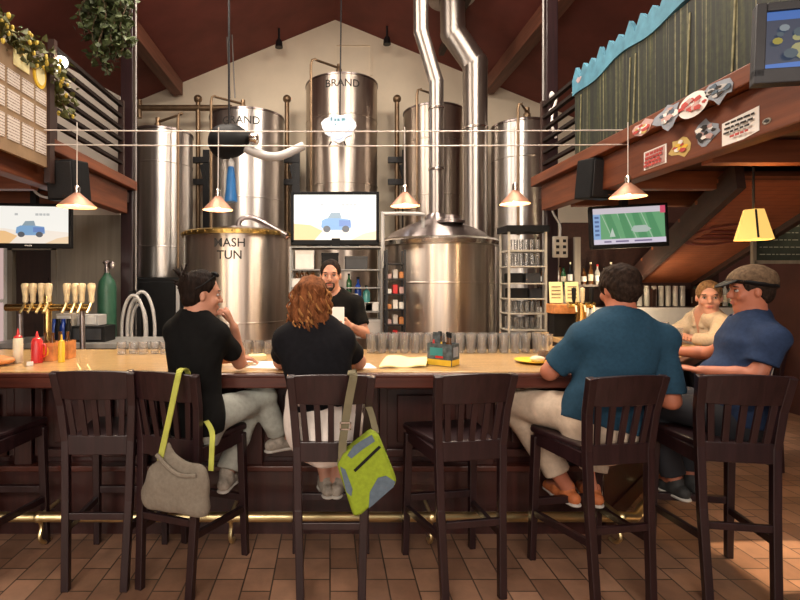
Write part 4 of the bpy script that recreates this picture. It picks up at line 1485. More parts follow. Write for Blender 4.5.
s.ell(at(0, -.055, -.025), (.066, .05, .045), .03, j.MH)
s.ell(at(0, .115, -.035), (.083, .088, .105), .01, j.MH, op='-')
for sg in (-1, 1): s.ell(at(.088 * sg, .012, -.032), (.022, .040, .048), .01, j.MH, op='-')
s.build('brown_hair', M['hair_brown'], root)
s = SDF(.006)
s.cone(j.Lh + V(-.075, .10, .075), j.Lh + V(-.10, .16, .06), .022, .018, .01)
s.build('belt_pouch', M['black'], root)
shoe(root, j.La, j.Lt, M['shoe_orange']); shoe(root, j.Ra, j.Rt, M['shoe_orange'])

# ---------------------------------------------------------------- 5. woman in the beige shirt
root = thing('person', 'woman in a beige shirt with folded arms facing the room', 'person', (3.42, 4.30, .76))
pel = V(3.50, 4.30, .875)
j = J(pel=pel, nb=V(3.22, 4.27, 1.320), Ls=V(3.185, 4.06, 1.255), Rs=V(3.25, 4.46, 1.255),
      Lh=pel + V(-.03, -.09, -.015), Rh=pel + V(-.03, .09, -.015),
      hc=V(3.195, 4.215, 1.455), hf=V(-.55, -.85, -.05), bw=1.0, hs=1.10, bust=1,
      Le=V(3.07, 3.99, 1.12), Lw=V(2.97, 4.20, 1.125), Re=V(3.07, 4.48, 1.12), Rw=V(2.97, 4.26, 1.145),
      Lk=V(3.10, 4.20, .83), La=V(3.15, 4.2, .42), Rk=V(3.10, 4.40, .83), Ra=V(3.15, 4.4, .42),
      Lt=Vn(-1, 0, 0), Rt=Vn(-1, .1, 0),
      Lhand=(Vn(-.25, .95, .0), V(0, 0, -1), V(-.9, -.2, 0), .4), Rhand=(Vn(-.1, -.95, 0), V(.2, 0, -1), V(-.9, .1, .2), .5))
body(root, j, M['skin_pale'])
tee(root, j, M['beige'], 'beige_shirt', sleeve=1.0, fold=.007, seed=31, neck=.080, open_front=True)
s = SDF(.007, .004, 1.2, 8)
for S, E, W in ((j.Ls, j.Le, j.Lw), (j.Rs, j.Re, j.Rw)):
    s = SDF(.007, .004, 1.2, 8)
    s.cone(E, E.lerp(W, .62), .064, .050, .02, flat=1)
    s.build('cuffed_sleeve', M['beige'], root)
s = SDF(.006)
for sg in (-1, 1):
    s.cone(j.nb + j.f * .035 + j.r * sg * .065 + j.u * .04, j.nb + j.f * .115 + j.r * sg * .055 - j.u * .06, .030, .034, .01, j.f, .4)
s.build('collar', M['beige'], root)
trousers(root, j, M['darkcot'], 1.92, seed=32)
face_parts(root, j)
s = SDF(.005, .003, 3.0, 6)
at = hair_cap(s, j, .006)
s.ell(at(0, -.10, -.01), (.045, .045, .05), .03)
s.ell(at(0, .110, -.030), (.082, .105, .132), .008, j.MH, op='-')
for sg in (-1, 1): s.ell(at(.088 * sg, .012, -.032), (.022, .040, .048), .01, j.MH, op='-')
s.build('tied_back_hair', M['hair_blond'], root)
shoe(root, j.La, j.Lt, M['lace']); shoe(root, j.Ra, j.Rt, M['lace'])

# ---------------------------------------------------------------- 6. man in the brown cap
root = thing('person', 'man in a navy T-shirt and a brown cap looking left', 'person', (2.12, 2.66, .76))
pel = V(2.20, 2.70, .885)
j = J(pel=pel, nb=V(2.285, 2.71, 1.375), Ls=V(2.235, 2.535, 1.295), Rs=V(2.39, 2.86, 1.295),
      Lh=pel + V(-.07, -.06, -.01), Rh=pel + V(.05, .09, -.01),
      hc=V(2.262, 2.69, 1.535), hf=V(-.95, .30, -.03), bw=1.0, hs=.93, nk=1.0, belly=.125,
      Le=V(2.165, 2.535, 1.110), Lw=V(2.03, 2.74, 1.10), Re=V(2.39, 3.13, 1.14), Rw=V(2.28, 3.36, 1.125),
      Lk=V(1.93, 3.00, .855), La=V(2.02, 2.92, .42), Rk=V(2.18, 3.08, .86), Ra=V(2.15, 2.97, .42),
      Lt=Vn(-.1, 1, 0), Rt=Vn(.1, 1, 0),
      Lhand=(Vn(-.3, .9, .02), V(0, 0, -1), V(.9, .3, 0), .4), Rhand=(Vn(-.4, .9, .02), V(0, 0, -1), V(-.9, -.4, 0), .4))
body(root, j, M['skin_red'])
tee(root, j, M['navy'], 'navy_t_shirt', sleeve=.66, g=.016, fold=.006, seed=41, hem=-.06)
trousers(root, j, M['darkcot'], 1.92, seed=42, name='dark_trousers')
face_parts(root, j)
s = SDF(.005, .003, 3.0, 7)
at = hair_cap(s, j, .006)
s.ell(at(0, .115, -.035), (.083, .095, .13), .01, j.MH, op='-')
for sg in (-1, 1): s.ell(at(.088 * sg, .014, -.03), (.022, .038, .048), .01, j.MH, op='-')
s.build('cropped_hair', M['hair_brown'], root)
s = SDF(.006, .003, 1.5, 4)
s.ell(at(0, -.012, .058), (.094, .115, .092), .02, j.MH)
s.cut(at(0, 0, .040), j.MH @ V(0, .22, -1))
cap = s.build('brown_cap', M['cap'], root)
s = SDF(.006)
s.ell(at(0, -.012, .048), (.0965, .117, .026), .01, j.MH @ Matrix.Rotation(R(12), 3, 'X'))
s.build('black_cap_band', M['black'], cap)
s = SDF(.006)
s.ell(at(0, .105, .056), (.070, .070, .009), .01, j.MH @ Matrix.Rotation(R(-24), 3, 'X'))
s.build('cap_visor', M['black'], cap)
shoe(root, j.La, j.Lt, M['lace']); shoe(root, j.Ra, j.Rt, M['lace'])
# ================================================================ BAGS ON THE STOOLS
c, a = chairs[2]
Rz = Matrix.Rotation(a, 3, 'Z')
def cw(i, x, y, z):
    c, a = chairs[i]
    return c + Matrix.Rotation(a, 3, 'Z') @ V(x, y, z)


bagc = V(-.735, 2.375, .035)
t = thing('shoulder_bag', 'slouchy grey-taupe shoulder bag with a lime strap, slung on a stool back', 'bag', bagc + V(0, 0, .47))
bx_ = Matrix.Rotation(a, 3, 'Z') @ V(1, 0, 0)
s = SDF(.007, .006, .9, 17)
fb = V(bx_.y, -bx_.x, 0)
s.cone(bagc + bx_ * -.125 + V(0, 0, .515), bagc + bx_ * .130 + V(0, 0, .505), .060, .058, .04, fb, .75)
s.cone(bagc + bx_ * -.085 + V(0, 0, .60), bagc + bx_ * .120 + V(0, 0, .60), .075, .066, .06, fb, .6)
s.cone(bagc + bx_ * -.035 + V(0, 0, .69), bagc + bx_ * .130 + V(0, 0, .660), .040, .036, .05, fb, .6)
s.cone(bagc + bx_ * -.04 + V(0, 0, .765), bagc + bx_ * -.015 + V(0, 0, .68), .022, .04, .04, fb, .5)
s.cut(bagc + V(0, 0, .462), V(0, 0, -1))
s.build('bag_body', M['bag_grey'], t)
fl = MB()
fl.tube(bez([bagc + bx_ * -.075 + fb * .040 + V(0, 0, .735), bagc + bx_ * -.01 + fb * .045 + V(0, 0, .685), bagc + bx_ * .06 + fb * .045 + V(0, 0, .655), bagc + bx_ * .14 + fb * .035 + V(0, 0, .66)], 14), .010, 8)
fl.build('rolled_edge', M['bag_grey'], t)
st1 = MB()
def strap(mb, pts, w, th, side):
    for p, q in zip(pts[:-1], pts[1:]):
        d = (q - p).normalized()
        mb.bar(p - d * .004, q + d * .004, w, th, up=side.cross(d))
crest = cw(2, -.055, -.30, 1.135)
p0 = P(160, 460, 2.375); p1 = P(170, 415, 2.39); p2 = P(178, 377, 2.415)
strap(st1, bez([p0, p1, p2, P(181, 369.5, 2.47), P(186, 369.5, 2.54), P(189, 376, 2.56)], 20), .030, .006, bx_)
st1.build('strap', M['lime_strap'], t)
st1 = MB()
strap(st1, bez([P(192, 388, 2.57), P(197, 412, 2.60), P(206, 421, 2.57), P(212, 432, 2.47), P(212, 447, 2.40), P(211, 470, 2.37)], 20), .026, .006, bx_)
st1.build('strap', M['lime_strap'], t)

# lime messenger bag at stool 3's right corner
t = thing('messenger_bag', 'lime green messenger bag with slate corners hanging by an olive strap', 'bag', V(.17, 2.36, .42))
d0 = 2.365
q = [P(u, v, d0) for u, v in ((343, 452), (371, 430), (378, 433), (396, 477), (394, 482), (361, 511), (353, 513), (337, 463))]
ctr = sum(q, V(0, 0, 0)) / len(q)
poly = [((p - ctr).x, (p - ctr).z) for p in q]
MB().prism(poly, ctr + V(0, -.045, 0), (1, 0, 0), (0, 0, 1), (0, .09, 0)).build('bag_body', M['lime'], t, bevel=.014)
def patch(pts, name, mat, dy):
    qq = [P(u, v, d0) for u, v in pts]
    MB().prism([((p - ctr).x, (p - ctr).z) for p in qq], ctr + V(0, -.0465 - dy, 0), (1, 0, 0), (0, 0, 1), (0, .004 + dy, 0)).build(name, mat, t, smooth=False)
patch([(377, 474), (385, 472), (394, 478), (392, 483), (368, 504), (369, 488)], 'corner_patch', M['slate'], .002)
patch([(347, 452), (353, 443), (362, 437), (371, 432), (374, 438), (362, 446), (351, 455)], 'flap_patch', M['slate'], .002)
patch([(340, 463), (345, 466), (352, 485), (351, 492), (346, 488)], 'side_patch', M['slate'], .002)
MB().bar(P(354, 467, d0) + V(0, -.050, 0), P(379, 443, d0) + V(0, -.050, 0), .012, .006, up=(0, -1, 0)).build('zipper', M['black'], t, smooth=False)
stp = MB()
strap(stp, bez([P(342, 466, d0) + V(0, -.03, 0), P(343, 440, d0 - .015), P(349, 400, d0 - .01), P(353.5, 376, d0 - .01), V(.103, 2.395, 1.142), V(.11, 2.45, 1.15), V(.12, 2.475, 1.10)], 26), .038, .005, V(1, 0, .15))
stp.build('strap', M['olive_strap'], t)
stp = MB()
strap(stp, bez([V(.15, 2.49, 1.02), V(.195, 2.45, .96), P(376, 433, d0 + .01)], 10), .030, .005, V(1, 0, .15))
stp.build('strap', M['olive_strap'], t)
bk = MB()
p = P(345.5, 426, d0 - .022)
for dx, dz, w, h in ((0, .015, .052, .007), (0, -.015, .052, .007), (-.024, 0, .007, .035), (.024, 0, .007, .035)):
    bk.box(p + V(dx, 0, dz), (w, .006, h))
bk.build('buckle', M['rim'], t, smooth=False)

# ================================================================ TELEVISIONS
def screen_img(kind):
    return None


def tv(label, ctr, w, h, rz=0.0, tilt=0.0, roll=0.0, bez_w=.03, mat='tv', kind='truck', bright=1.0):
    t = thing('television', label, 'television', ctr)
    Rm = Matrix.Rotation(rz, 3, 'Z') @ Matrix.Rotation(tilt, 3, 'X') @ Matrix.Rotation(roll, 3, 'Y')
    X, Y, Z = Rm @ V(1, 0, 0), Rm @ V(0, 1, 0), Rm @ V(0, 0, 1)
    c = Vector(ctr)
    f = MB()
    for s in (-1, 1):
        f.box(c + X * s * (w / 2 + bez_w / 2), (bez_w, .06, h + 2 * bez_w), rot=Rm)
    f.box(c + Z * (h / 2 + bez_w / 2), (w, .06, bez_w), rot=Rm)
    f.box(c - Z * (h / 2 + bez_w * .85), (w + 2 * bez_w, .06, bez_w * 1.7), rot=Rm)
    f.box(c + Y * .035, (w + bez_w, .07, h + bez_w), rot=Rm)
    f.build('bezel', M[mat], t, bevel=.006, smooth=False)
    o = c - Y * .012
    lay = [0]
    def shape(poly, col, k=1.0, name='picture', par=None):
        lay[0] += 1
        m = emis('screen_glow', col, k * bright)
        return MB().prism([(x * w, y * h) for x, y in poly], o - Y * (.0008 * lay[0]), X, Z, Y * .0006).build(name, m, par or t, smooth=False)
    def R_(x0, y0, x1, y1): return [(x0, y0), (x1, y0), (x1, y1), (x0, y1)]
    if kind == 'truck':
        sc = shape(R_(-.5, -.5, .5, .5), (.98, .95, .88), 1.0, 'screen')
        shape([(-.5, -.5), (.5, -.5), (.5, -.20), (.2, -.14), (-.05, -.19), (-.3, -.10), (-.5, -.08)], (.95, .84, .72), 1, 'sand', sc)
        shape([(-.5, -.5), (-.25, -.5), (-.15, -.30), (-.3, -.17), (-.5, -.14)], (.90, .55, .25), 1, 'dune', sc)
        shape([(.2, -.5), (.5, -.5), (.5, -.3), (.35, -.36)], (.90, .66, .42), 1, 'dune', sc)
        shape([(-.17, -.22), (-.16, -.07), (-.11, -.02), (.06, -.02), (.19, -.05), (.20, -.22), (.15, -.28), (-.11, -.28)], (.22, .42, .68), .9, 'truck_body', sc)
        shape([(-.09, -.02), (-.05, .10), (.06, .11), (.08, -.02)], (.34, .45, .52), .8, 'truck_cab', sc)
        shape([(.05, -.20), (.05, -.06), (.19, -.07), (.19, -.20)], (.14, .26, .58), .9, 'truck_side', sc)
        for x in (-.10, .13):
            shape([(x + .045 * math.cos(2 * PI * k / 14), -.26 + .075 * math.sin(2 * PI * k / 14)) for k in range(14)], (.10, .11, .13), .8, 'wheel', sc)
        for x0, x1 in ((-.18, -.14), (.08, .12), (.13, .17), (.18, .21), (.22, .26)):
            shape(R_(x0, .25, x1, .31), (.60, .60, .58), .9, 'caption', sc)
        # rounded row of heads along the lower edge of the picture is part of the frame
        MB().box(c - Z * (h / 2 + bez_w * .8) - Y * .031, (.07, .004, .012), rot=Rm).build('logo_plate', M['rim'], t, smooth=False)
    elif kind == 'football':
        sc = shape(R_(-.5, -.5, .5, .5), (.16, .42, .20), 1.0, 'screen')
        for k in range(7):
            x = -.38 + k * .11
            shape([(x, .34), (x + .012, .34), (x + .16, -.36), (x + .145, -.36)], (.48, .68, .48), .9, 'yard_line', sc)
        for k in range(4):
            x = -.36 + k * .19
            shape([(x + .02, .34), (x + .11, .34), (x + .24, -.36), (x + .12, -.36)], (.11, .36, .16), .9, 'mown_band', sc)
        shape(R_(-.5, .34, .5, .5), (.72, .64, .70), 1, 'score_bar', sc)
        shape(R_(-.5, -.5, .5, -.36), (.78, .70, .82), 1, 'ticker', sc)
        shape(R_(-.5, -.36, -.40, .34), (.30, .48, .78), 1, 'side_bar', sc)
        for k in range(5):
            shape(R_(-.48, .22 - k * .12, -.42, .28 - k * .12), (.10, .18, .40), .9, 'team_row', sc)
        shape(R_(.43, .30, .5, .5), (.75, .10, .18), 1, 'corner_badge', sc)
        shape([(.02, -.14), (.06, -.02), (.22, -.01), (.30, -.12), (.24, -.20), (.08, -.20)], (.55, .65, .58), .9, 'players', sc)
        shape([(-.28, -.30), (-.24, -.05), (-.20, -.30)], (.66, .76, .66), .9, 'player', sc)
        for x0, x1 in ((-.36, -.26), (-.2, -.02), (.06, .3)):
            shape(R_(x0, -.455, x1, -.41), (.25, .2, .35), .9, 'ticker_text', sc)
    else:
        sc = shape(R_(-.5, -.5, .5, .5), (.05, .07, .12), 1.0, 'screen')
        shape(R_(-.5, .35, .5, .5), (.06, .20, .62), 1, 'blue_band', sc)
        shape([(-.5, -.5), (.5, -.5), (.5, -.33), (-.5, -.42)], (.08, .24, .72), 1, 'blue_band', sc)
        rg = random.Random(3)
        for k in range(26):
            x, y = rg.uniform(-.42, .42), rg.uniform(-.3, .3)
            r_ = rg.uniform(.03, .07)
            shape([(x + r_ * math.cos(2 * PI * q / 9), y + 1.3 * r_ * math.sin(2 * PI * q / 9)) for q in range(9)], rg.choice([(.55, .45, .06), (.35, .42, .46), (.10, .16, .20), (.60, .56, .25)]), .8, 'crowd', sc)
    return t, X, Y, Z


# centre set on the shelving
tl, X, Y, Z = tv('flat television in the centre showing a blue pickup on white desert sand', P(335, 217.5, 5.98), .98, .54, kind='truck', bez_w=.035, bright=1.4)
MB().bx((.02, 5.93, 2.01), (.12, 6.04, 2.11)).bx((-.2, 5.9, 2.008), (.34, 6.12, 2.025)).build('stand', M['tv'], tl, smooth=False)
tl, X, Y, Z = tv('flat television at the far left under the balcony showing a blue pickup', P(30, 225, 5.0), .75, .37, R(6), bez_w=.028, kind='truck', bright=.92)
p = P(30, 225, 5.0)
MB().bar(p + V(0, .08, .1), (p.x, p.y + .08, 2.56), .06, .06).build('ceiling_bracket', M['blackmetal'], tl, smooth=False)
tl, X, Y, Z = tv('flat television on the right showing a green football field', P(628, 225.5, 5.0), .68, .36, R(-6), roll=R(-2.5), bez_w=.026, kind='football', bright=.8)
p = P(628, 225, 5.0)
MB().bar(p + V(0, .08, .1), (p.x, p.y + .08, 2.56), .06, .06).build('ceiling_bracket', M['blackmetal'], tl, smooth=False)
tl, X, Y, Z = tv('grey framed television at the top right corner showing a blue and yellow picture', P(822, 38, 2.45), .46, .30, R(-20), tilt=R(-6), roll=R(4), bez_w=.045, mat='grey_bezel', kind='crowd', bright=.65)
p = P(822, 38, 2.45)
MB().bar(p + V(.1, .10, -.05), (p.x + .1, p.y + .1, 2.682), .08, .08).build('bracket', M['blackmetal'], tl, smooth=False)

# ================================================================ CABLE LIGHTS
YW = 4.1
wires = thing('light_cable', 'pair of pale cables stretched across the room over the bar', 'cable', P(335, 146, YW))
for v in (131.5, 146):
    a, b = P(V0, v, YW), P(V0, v, YW)
    pts = [V(x, YW, a.z + .012 * ((x / 2.42) ** 2)) for x in np.linspace(-2.44, 2.44, 13)]
    MB().tube(pts, .0052, 6).build('strand', M['wire'], wires)

PEN = []
for i, (u, vb, hw, d, lab) in enumerate([(77, 207, 18.5, 3.98, 'copper cone pendant at the left below the black speaker'),
                                         (218, 210, 15, 4.08, 'copper cone pendant in front of the second tank'),
                                         (405, 206, 15, 4.08, 'copper cone pendant between the centre television and the kettle'),
                                         (515, 204, 15, 4.08, 'copper cone pendant in front of the narrow right tank'),
                                         (628, 197, 17, 3.98, 'copper cone pendant just above the football television')]):
    c = P(u, vb, d)
    t = thing('pendant_lamp', lab, 'lamp', c, 'cone pendants over the bar')
    r = hw * d / 500
    H = .112
    MB().lathe([(r, 0), (r * .82, H * .24), (r * .54, H * .56), (.022, H), (.020, H), (r * .52, H * .53), (r * .80, H * .22), (r * .985, 0)], c, 36).build('cone_shade', M['copper'], t, angle=60)
    MB().lathe([(.0, H - .02), (.022, H - .02), (.024, H + .045), (.012, H + .06), (0, H + .06)], c, 16).build('socket', M['rim'], t)
    MB().tube([c + V(0, 0, H + .05), V(c.x, YW if d > 4 else d, P(0, 127, YW).z)], .0042, 6).build('stem', M['wire'], t)
    MB().ball(c + V(0, 0, .045), .032, 14, 10).build('bulb', M['bulb'], t)
    PEN.append(c)

# yellow shade lamp on the right
c = P(753.5, 240, 3.55)
t = thing('shade_lamp', 'glowing yellow fabric shade lamp hanging under the right balcony', 'lamp', c)
ysh, nt, bs = new_mat('glowing_yellow_fabric')
bs.inputs['Base Color'].default_value = (.30, .20, .06, 1); bs.inputs['Roughness'].default_value = .9
bs.inputs['Emission Color'].default_value = (1.0, .60, .15, 1); bs.inputs['Emission Strength'].default_value = .95
MB().lathe([(.120, 0), (.062, .215), (.059, .215), (.117, 0)], c, 6).build('fabric_shade', ysh, t, smooth=False)
k = c + V(-.055, -.118, 0)
MB().bar(c + V(-.055, -.105, .01), c + V(-.030, -.055, .21), .012, .006).build('dark_seam', M['blackmetal'], t, smooth=False)
MB().tube([c + V(0, 0, .13), V(c.x, c.y, 2.42)], .008, 6).build('cord', M['blackmetal'], t)
MB().ball(c + V(0, 0, .1), .03).build('bulb', M['bulb'], t)
LAMP = c

# ================================================================ SPEAKERS
for s, u, v, d, w, h, lab in ((-1, 68, 181, 4.35, .27, .34, 'black loudspeaker hung below the left balcony'), (1, 598, 179.5, 4.6, .30, .36, 'black loudspeaker hung below the right balcony beam')):
    c = P(u, v, d)
    t = thing('loudspeaker', lab, 'loudspeaker', c)
    Rm = Matrix.Rotation(R(10 * s), 3, 'Z') @ Matrix.Rotation(R(6), 3, 'X')
    f = MB().prism([(-w / 2, -h / 2), (w / 2, -h / 2), (w / 2 * .94, h / 2), (-w / 2 * .94, h / 2)], c + Rm @ V(0, -.1, 0), Rm @ V(1, 0, 0), Rm @ V(0, 0, 1), Rm @ V(0, .22, 0))
    f.build('cabinet', M['black'], t, bevel=.012, smooth=False)
    MB().box(c + Rm @ V(0, -.106, 0), (w * .86, .012, h * .90), rot=Rm).build('grille', M['speaker'], t, bevel=.004, smooth=False)
    MB().box(c + Rm @ V(.04, -.114, -h * .40), (.035, .004, .012), rot=Rm).build('badge', M['rim'], t, smooth=False)
    q = V(2.6 * s, c.y + .06, 2.57)
    MB().bar(c + V(0, .06, .1), q, .04, .04).build('bracket', M['blackmetal'], t, smooth=False)
    MB().tube(bez([c + V(.12 * s, .1, -.1), c + V(.22 * s, .12, -.13), c + V(.40 * s, .16, -.04), c + V(.5 * s, .1, .3)], 16), .012, 6).build('cable', M['grey'], t)

# ================================================================ LEFT SIGN BOARD, HOPS, SPOTLIGHT
XB = -2.345
t = thing('notice_board', 'tan beer-list board with rows of white cards on the left balcony', 'board', V(XB, 3.7, 2.9))
ys = lambda u: 500 * -XB / (330 - u)
y0, y1 = ys(-40), ys(48)
zt0 = EYE + (283 - 73) * y1 / 500
zb0 = EYE + (283 - 168) * y1 / 500
MB().bx((XB - .03, y0, zb0), (XB, y1, zt0)).build('board', M['tan'], t, smooth=False)
MB().bar((XB, y1 + .02, zb0 - .12), (XB, y1 + .02, zt0 + .15), .05, .07).build('end_post', M['dark_wood'], t, smooth=False)
H_ = zt0 - zb0
for (fz0, fz1) in ((.12, .34), (.40, .58), (.63, .77)):
    for k in range(5):
        yy1 = y1 - .035 - k * .175; yy0 = yy1 - .145
        if yy0 < y0: break
        MB().bx((XB, yy0, zb0 + H_ * fz0), (XB + .006, yy1, zb0 + H_ * fz1)).build('card', M['notice'], t, smooth=False)
def plate(yc, zc, ry, rz, name, mat):
    MB().prism([(ry * math.cos(2 * PI * k / 24), rz * math.sin(2 * PI * k / 24) * (1 if mat != 'notice' else 1)) for k in range(24)], V(XB, yc, zc), (0, 1, 0), (0, 0, 1), (.012, 0, 0)).build(name, M[mat], t, smooth=False)
plate(y1 - .13, zt0 - .07, .085, .11, 'round_badge', 'mustard')
MB().prism([(.062 * math.cos(2 * PI * k / 24), .082 * math.sin(2 * PI * k / 24)) for k in range(24)], V(XB + .011, y1 - .13, zt0 - .07), (0, 1, 0), (0, 0, 1), (.005, 0, 0)).build('round_badge_face', M['yellow_paper'], t, smooth=False)
MB().bx((XB, y1 - .46, zt0 - .13), (XB + .010, y1 - .27, zt0 + .03)).build('square_badge', M['yellow_paper'], t, bevel=.004, smooth=False)


def leaves(mb, n, fn, size, rg, mi=0):
    for _ in range(n):
        p = fn()
        s = size * rg.uniform(.6, 1.3)
        a = V(rg.gauss(0, 1), rg.gauss(0, 1), rg.gauss(0, 1)).normalized()
        b = a.cross(V(rg.gauss(0, 1), rg.gauss(0, 1), rg.gauss(0, 1))).normalized()
        n_ = a.cross(b) * s * .18
        # five-point ivy leaf, folded along the midrib
        pts = [p, p + b * s * .42 + a * s * .12 + n_, p + b * s * .34 + a * s * .5 + n_ * .8, p + a * s, p - b * s * .34 + a * s * .5 + n_ * .8, p - b * s * .42 + a * s * .12 + n_]
        mb.add(pts, [(0, 1, 2, 3), (0, 3, 4, 5)], mi)


rg = random.Random(21)
t = thing('hop_garland', 'garland of yellow-green hops along the top of the beer board', 'plant', V(XB, 3.9, zt0))
lf = MB()
yA, yB_ = y0 - .1, y1 + .28
def fn():
    y = rg.uniform(yA, yB_)
    return V(XB + .02 + rg.gauss(0, .06), y, zt0 + .05 - max(0, y - y1) * 1.0 + rg.gauss(0, .055))
leaves(lf, 330, fn, .065, rg)
lf.build('leaves', M['leaf2'], t, smooth=False)
for k in range(60):
    p = fn() + V(.03, 0, -.02)
    hp = MB()
    z_ = rg.uniform(.7, 1.2)
    hp.lathe([(.002, -.022 * z_), (.012 * z_, -.012 * z_), (.015 * z_, .002), (.010 * z_, .016 * z_), (.002, .02 * z_)], p, 6)
    hp.build('hop_cone', M['hop'], t, smooth=False)
MB().tube([V(XB, y, zt0 + .04 + .02 * math.sin(y * 9) - max(0, y - y1)) for y in np.linspace(yA, yB_, 24)], .010, 6).build('vine', M['stem'], t)

SPOT = P(61, 62, 4.62)
t = thing('spotlight', 'bright white spotlight at the corner of the beer board', 'lamp', SPOT)
d = V(.62, -.55, -.55).normalized()
rot = d.to_track_quat('Z', 'Y').to_matrix()
MB().lathe([(.03, -.12), (.05, -.10), (.062, -.02), (.07, .02), (.064, .02), (.05, -.02)], SPOT, 24, M=rot).build('lamp_head', M['blackmetal'], t)
MB().lathe([(0, .0), (.058, .0), (.058, .012), (0, .016)], SPOT, 24, M=rot).build('lens', emis('lit_lens', (1, .93, .82), 6), t)
MB().tube([SPOT - d * .1, SPOT - d * .1 + V(-.06, .1, -.1), V(XB, y1 + .02, zt0 + .06)], .014, 8).build('arm', M['blackmetal'], t)

# hanging ivy
t = thing('hanging_ivy', 'dense green ivy hanging from the roof by the left post', 'plant', P(105, 70, 5.3))
lf, vn = MB(), MB()
for k in range(26):
    u = rg.uniform(84, 128)
    L = 78 - abs(u - 106) * 1.0 - rg.uniform(0, 26)
    if u < 92: L *= .62
    d = rg.uniform(5.15, 5.55)
    a = P(u, -12, d); b = P(u + rg.uniform(-5, 5), max(18, L), d)
    pts = [a.lerp(b, f) + V(.03 * math.sin(f * 7 + k), .02 * math.cos(f * 6 + k), 0) for f in np.linspace(0, 1, 9)]
    vn.tube(pts, .006, 5)
    nn = int(62 * (b - a).length)
    def fn():
        f = rg.random()
        i = min(7, int(f * 8))
        return pts[i].lerp(pts[i + 1], f * 8 - i) + V(rg.gauss(0, .035), rg.gauss(0, .035), rg.gauss(0, .02))
    leaves(lf, nn, fn, .075, rg)
lf.build('leaves', M['leaf'], t, smooth=False)
vn.build('vines', M['stem'], t)
pz = P(106, -12, 5.35)
MB().lathe([(0, 0), (.20, 0), (.26, .20), (.24, .20), (.18, .04), (0, .04)], pz + V(0, 0, -.02), 28).build('planter', M['dark_wood'], t)
MB().tube([pz + V(0, 0, .0), V(pz.x, pz.y, roof_z(pz.x))], .012, 8).build('hanger', M['blackmetal'], t)

# ================================================================ RIGHT MURAL AND STICKERS
XM = 2.40
t = thing('mural', 'painted forest mural with a jagged blue sky edge on the right balcony', 'mural', V(XM, 3.9, 2.83))
yb, ya = 4.9, 2.3
top_line = lambda y: 3.575 - .02 * math.sin(y * 3)
MB().bx((XM, ya, 2.832), (XM + .03, yb, 3.46)).build('forest_panel', M['forest'], t, smooth=False)
edge = []
N = 36
lower, upper = [], []
for k in range(N + 1):
    y = yb + .03 - (yb - ya) * k / N
    lower.append((y, 3.40 + .07 * (1 - math.exp(-(yb - y) * 1.6)) + .022 * math.sin(y * 8)))
    upper.append((y, 3.60 + (.055 if k % 2 else -.030) + .02 * math.sin(k * 2.1)))
sky = MB()
for k in range(N):
    (ya_, za), (yb_, zb) = lower[k], lower[k + 1]
    (yc, zc), (yd, zd) = upper[k], upper[k + 1]
    sky.prism([(ya_, za), (yb_, zb), (yd, zd), (yc, zc)], V(XM - .012, 0, 0), (0, 1, 0), (0, 0, 1), (.038, 0, 0), mi=0)
sky.build('sky_edge', M['sky_paint'], t, smooth=False)
for yc, zc, s_, sd in ((4.80, 3.53, .05, 1),):
    q_ = random.Random(sd)
    MB().prism([(s_ * (1 + .4 * q_.uniform(-1, 1)) * math.cos(2 * PI * k / 14), .55 * s_ * (1 + .4 * q_.uniform(-1, 1)) * math.sin(2 * PI * k / 14)) for k in range(14)], V(XM - .0125, yc, zc), (0, 1, 0), (0, 0, 1), (-.002, 0, 0)).build('cloud', M['cloud_paint'], t, smooth=False)
ptm = pm('painted_trunk', (.20, .185, .095), .7, 0, .4, 20)
for yy in (4.80, 4.02, 3.95, 3.36, 2.98):
    MB().bar((XM - .004, yy, 2.84), (XM - .004, yy - .03, 3.38), .012, .006, up=(1, 0, 0)).build('pale_trunk', ptm, t, smooth=False)

def blob(n, r, jag, seed):
    q = random.Random(seed)
    return [((r * (1 + jag * q.uniform(-1, 1))) * math.cos(2 * PI * k / n), (r * (1 + jag * q.uniform(-1, 1))) * math.sin(2 * PI * k / n)) for k in range(n)]


def sticker(u, v, X_, base, marks, label, shape, sy, sz):
    """flat printed badge on the balcony timber; y runs away from the camera"""
    d = 500 * X_ / (u - 330)
    c = P(u, v, d)
    t = thing('sticker', label, 'sticker', c, 'stickers on the right balcony timbers')
    def put(poly, mat, lay, name):
        MB().prism([(-x * sy, y * sz) for x, y in poly], c + V(-.002 - .0025 * lay, 0, 0), (0, 1, 0), (0, 0, 1), (.003, 0, 0)).build(name, M[mat], t, smooth=False)
    put(shape, base, 0, 'badge')
    for i, (poly, mat) in enumerate(marks):
        put(poly, mat, 1 + i * .4, 'mark')


sq = [(-.5, -.5), (.5, -.5), (.5, .5), (-.5, .5)]
def rect(x0, y0, x1, y1): return [(x0, y0), (x1, y0), (x1, y1), (x0, y1)]
def rows(ys, mat, x0=-.38, x1=.38, h=.07, gaps=3, seed=1):
    q = random.Random(seed); out = []
    for y in ys:
        x = x0
        while x < x1 - .06:
            w = q.uniform(.07, .16)
            out.append((rect(x, y, min(x + w, x1), y + h), mat)); x += w + .04
    return out
def specks(seed, cols, n=9, sp=.30):
    q = random.Random(seed); out = []
    for k in range(n):
        a = 2 * PI * k / n + q.uniform(-.3, .3); r = sp * q.uniform(.25, 1)
        cx, cy = r * math.cos(a), r * math.sin(a)
        pl = blob(q.choice((5, 6, 7)), q.uniform(.07, .13), .35, q.randint(0, 999))
        out.append(([(x * 1.2 + cx, y + cy) for x, y in pl], cols[k % len(cols)]))
    return out


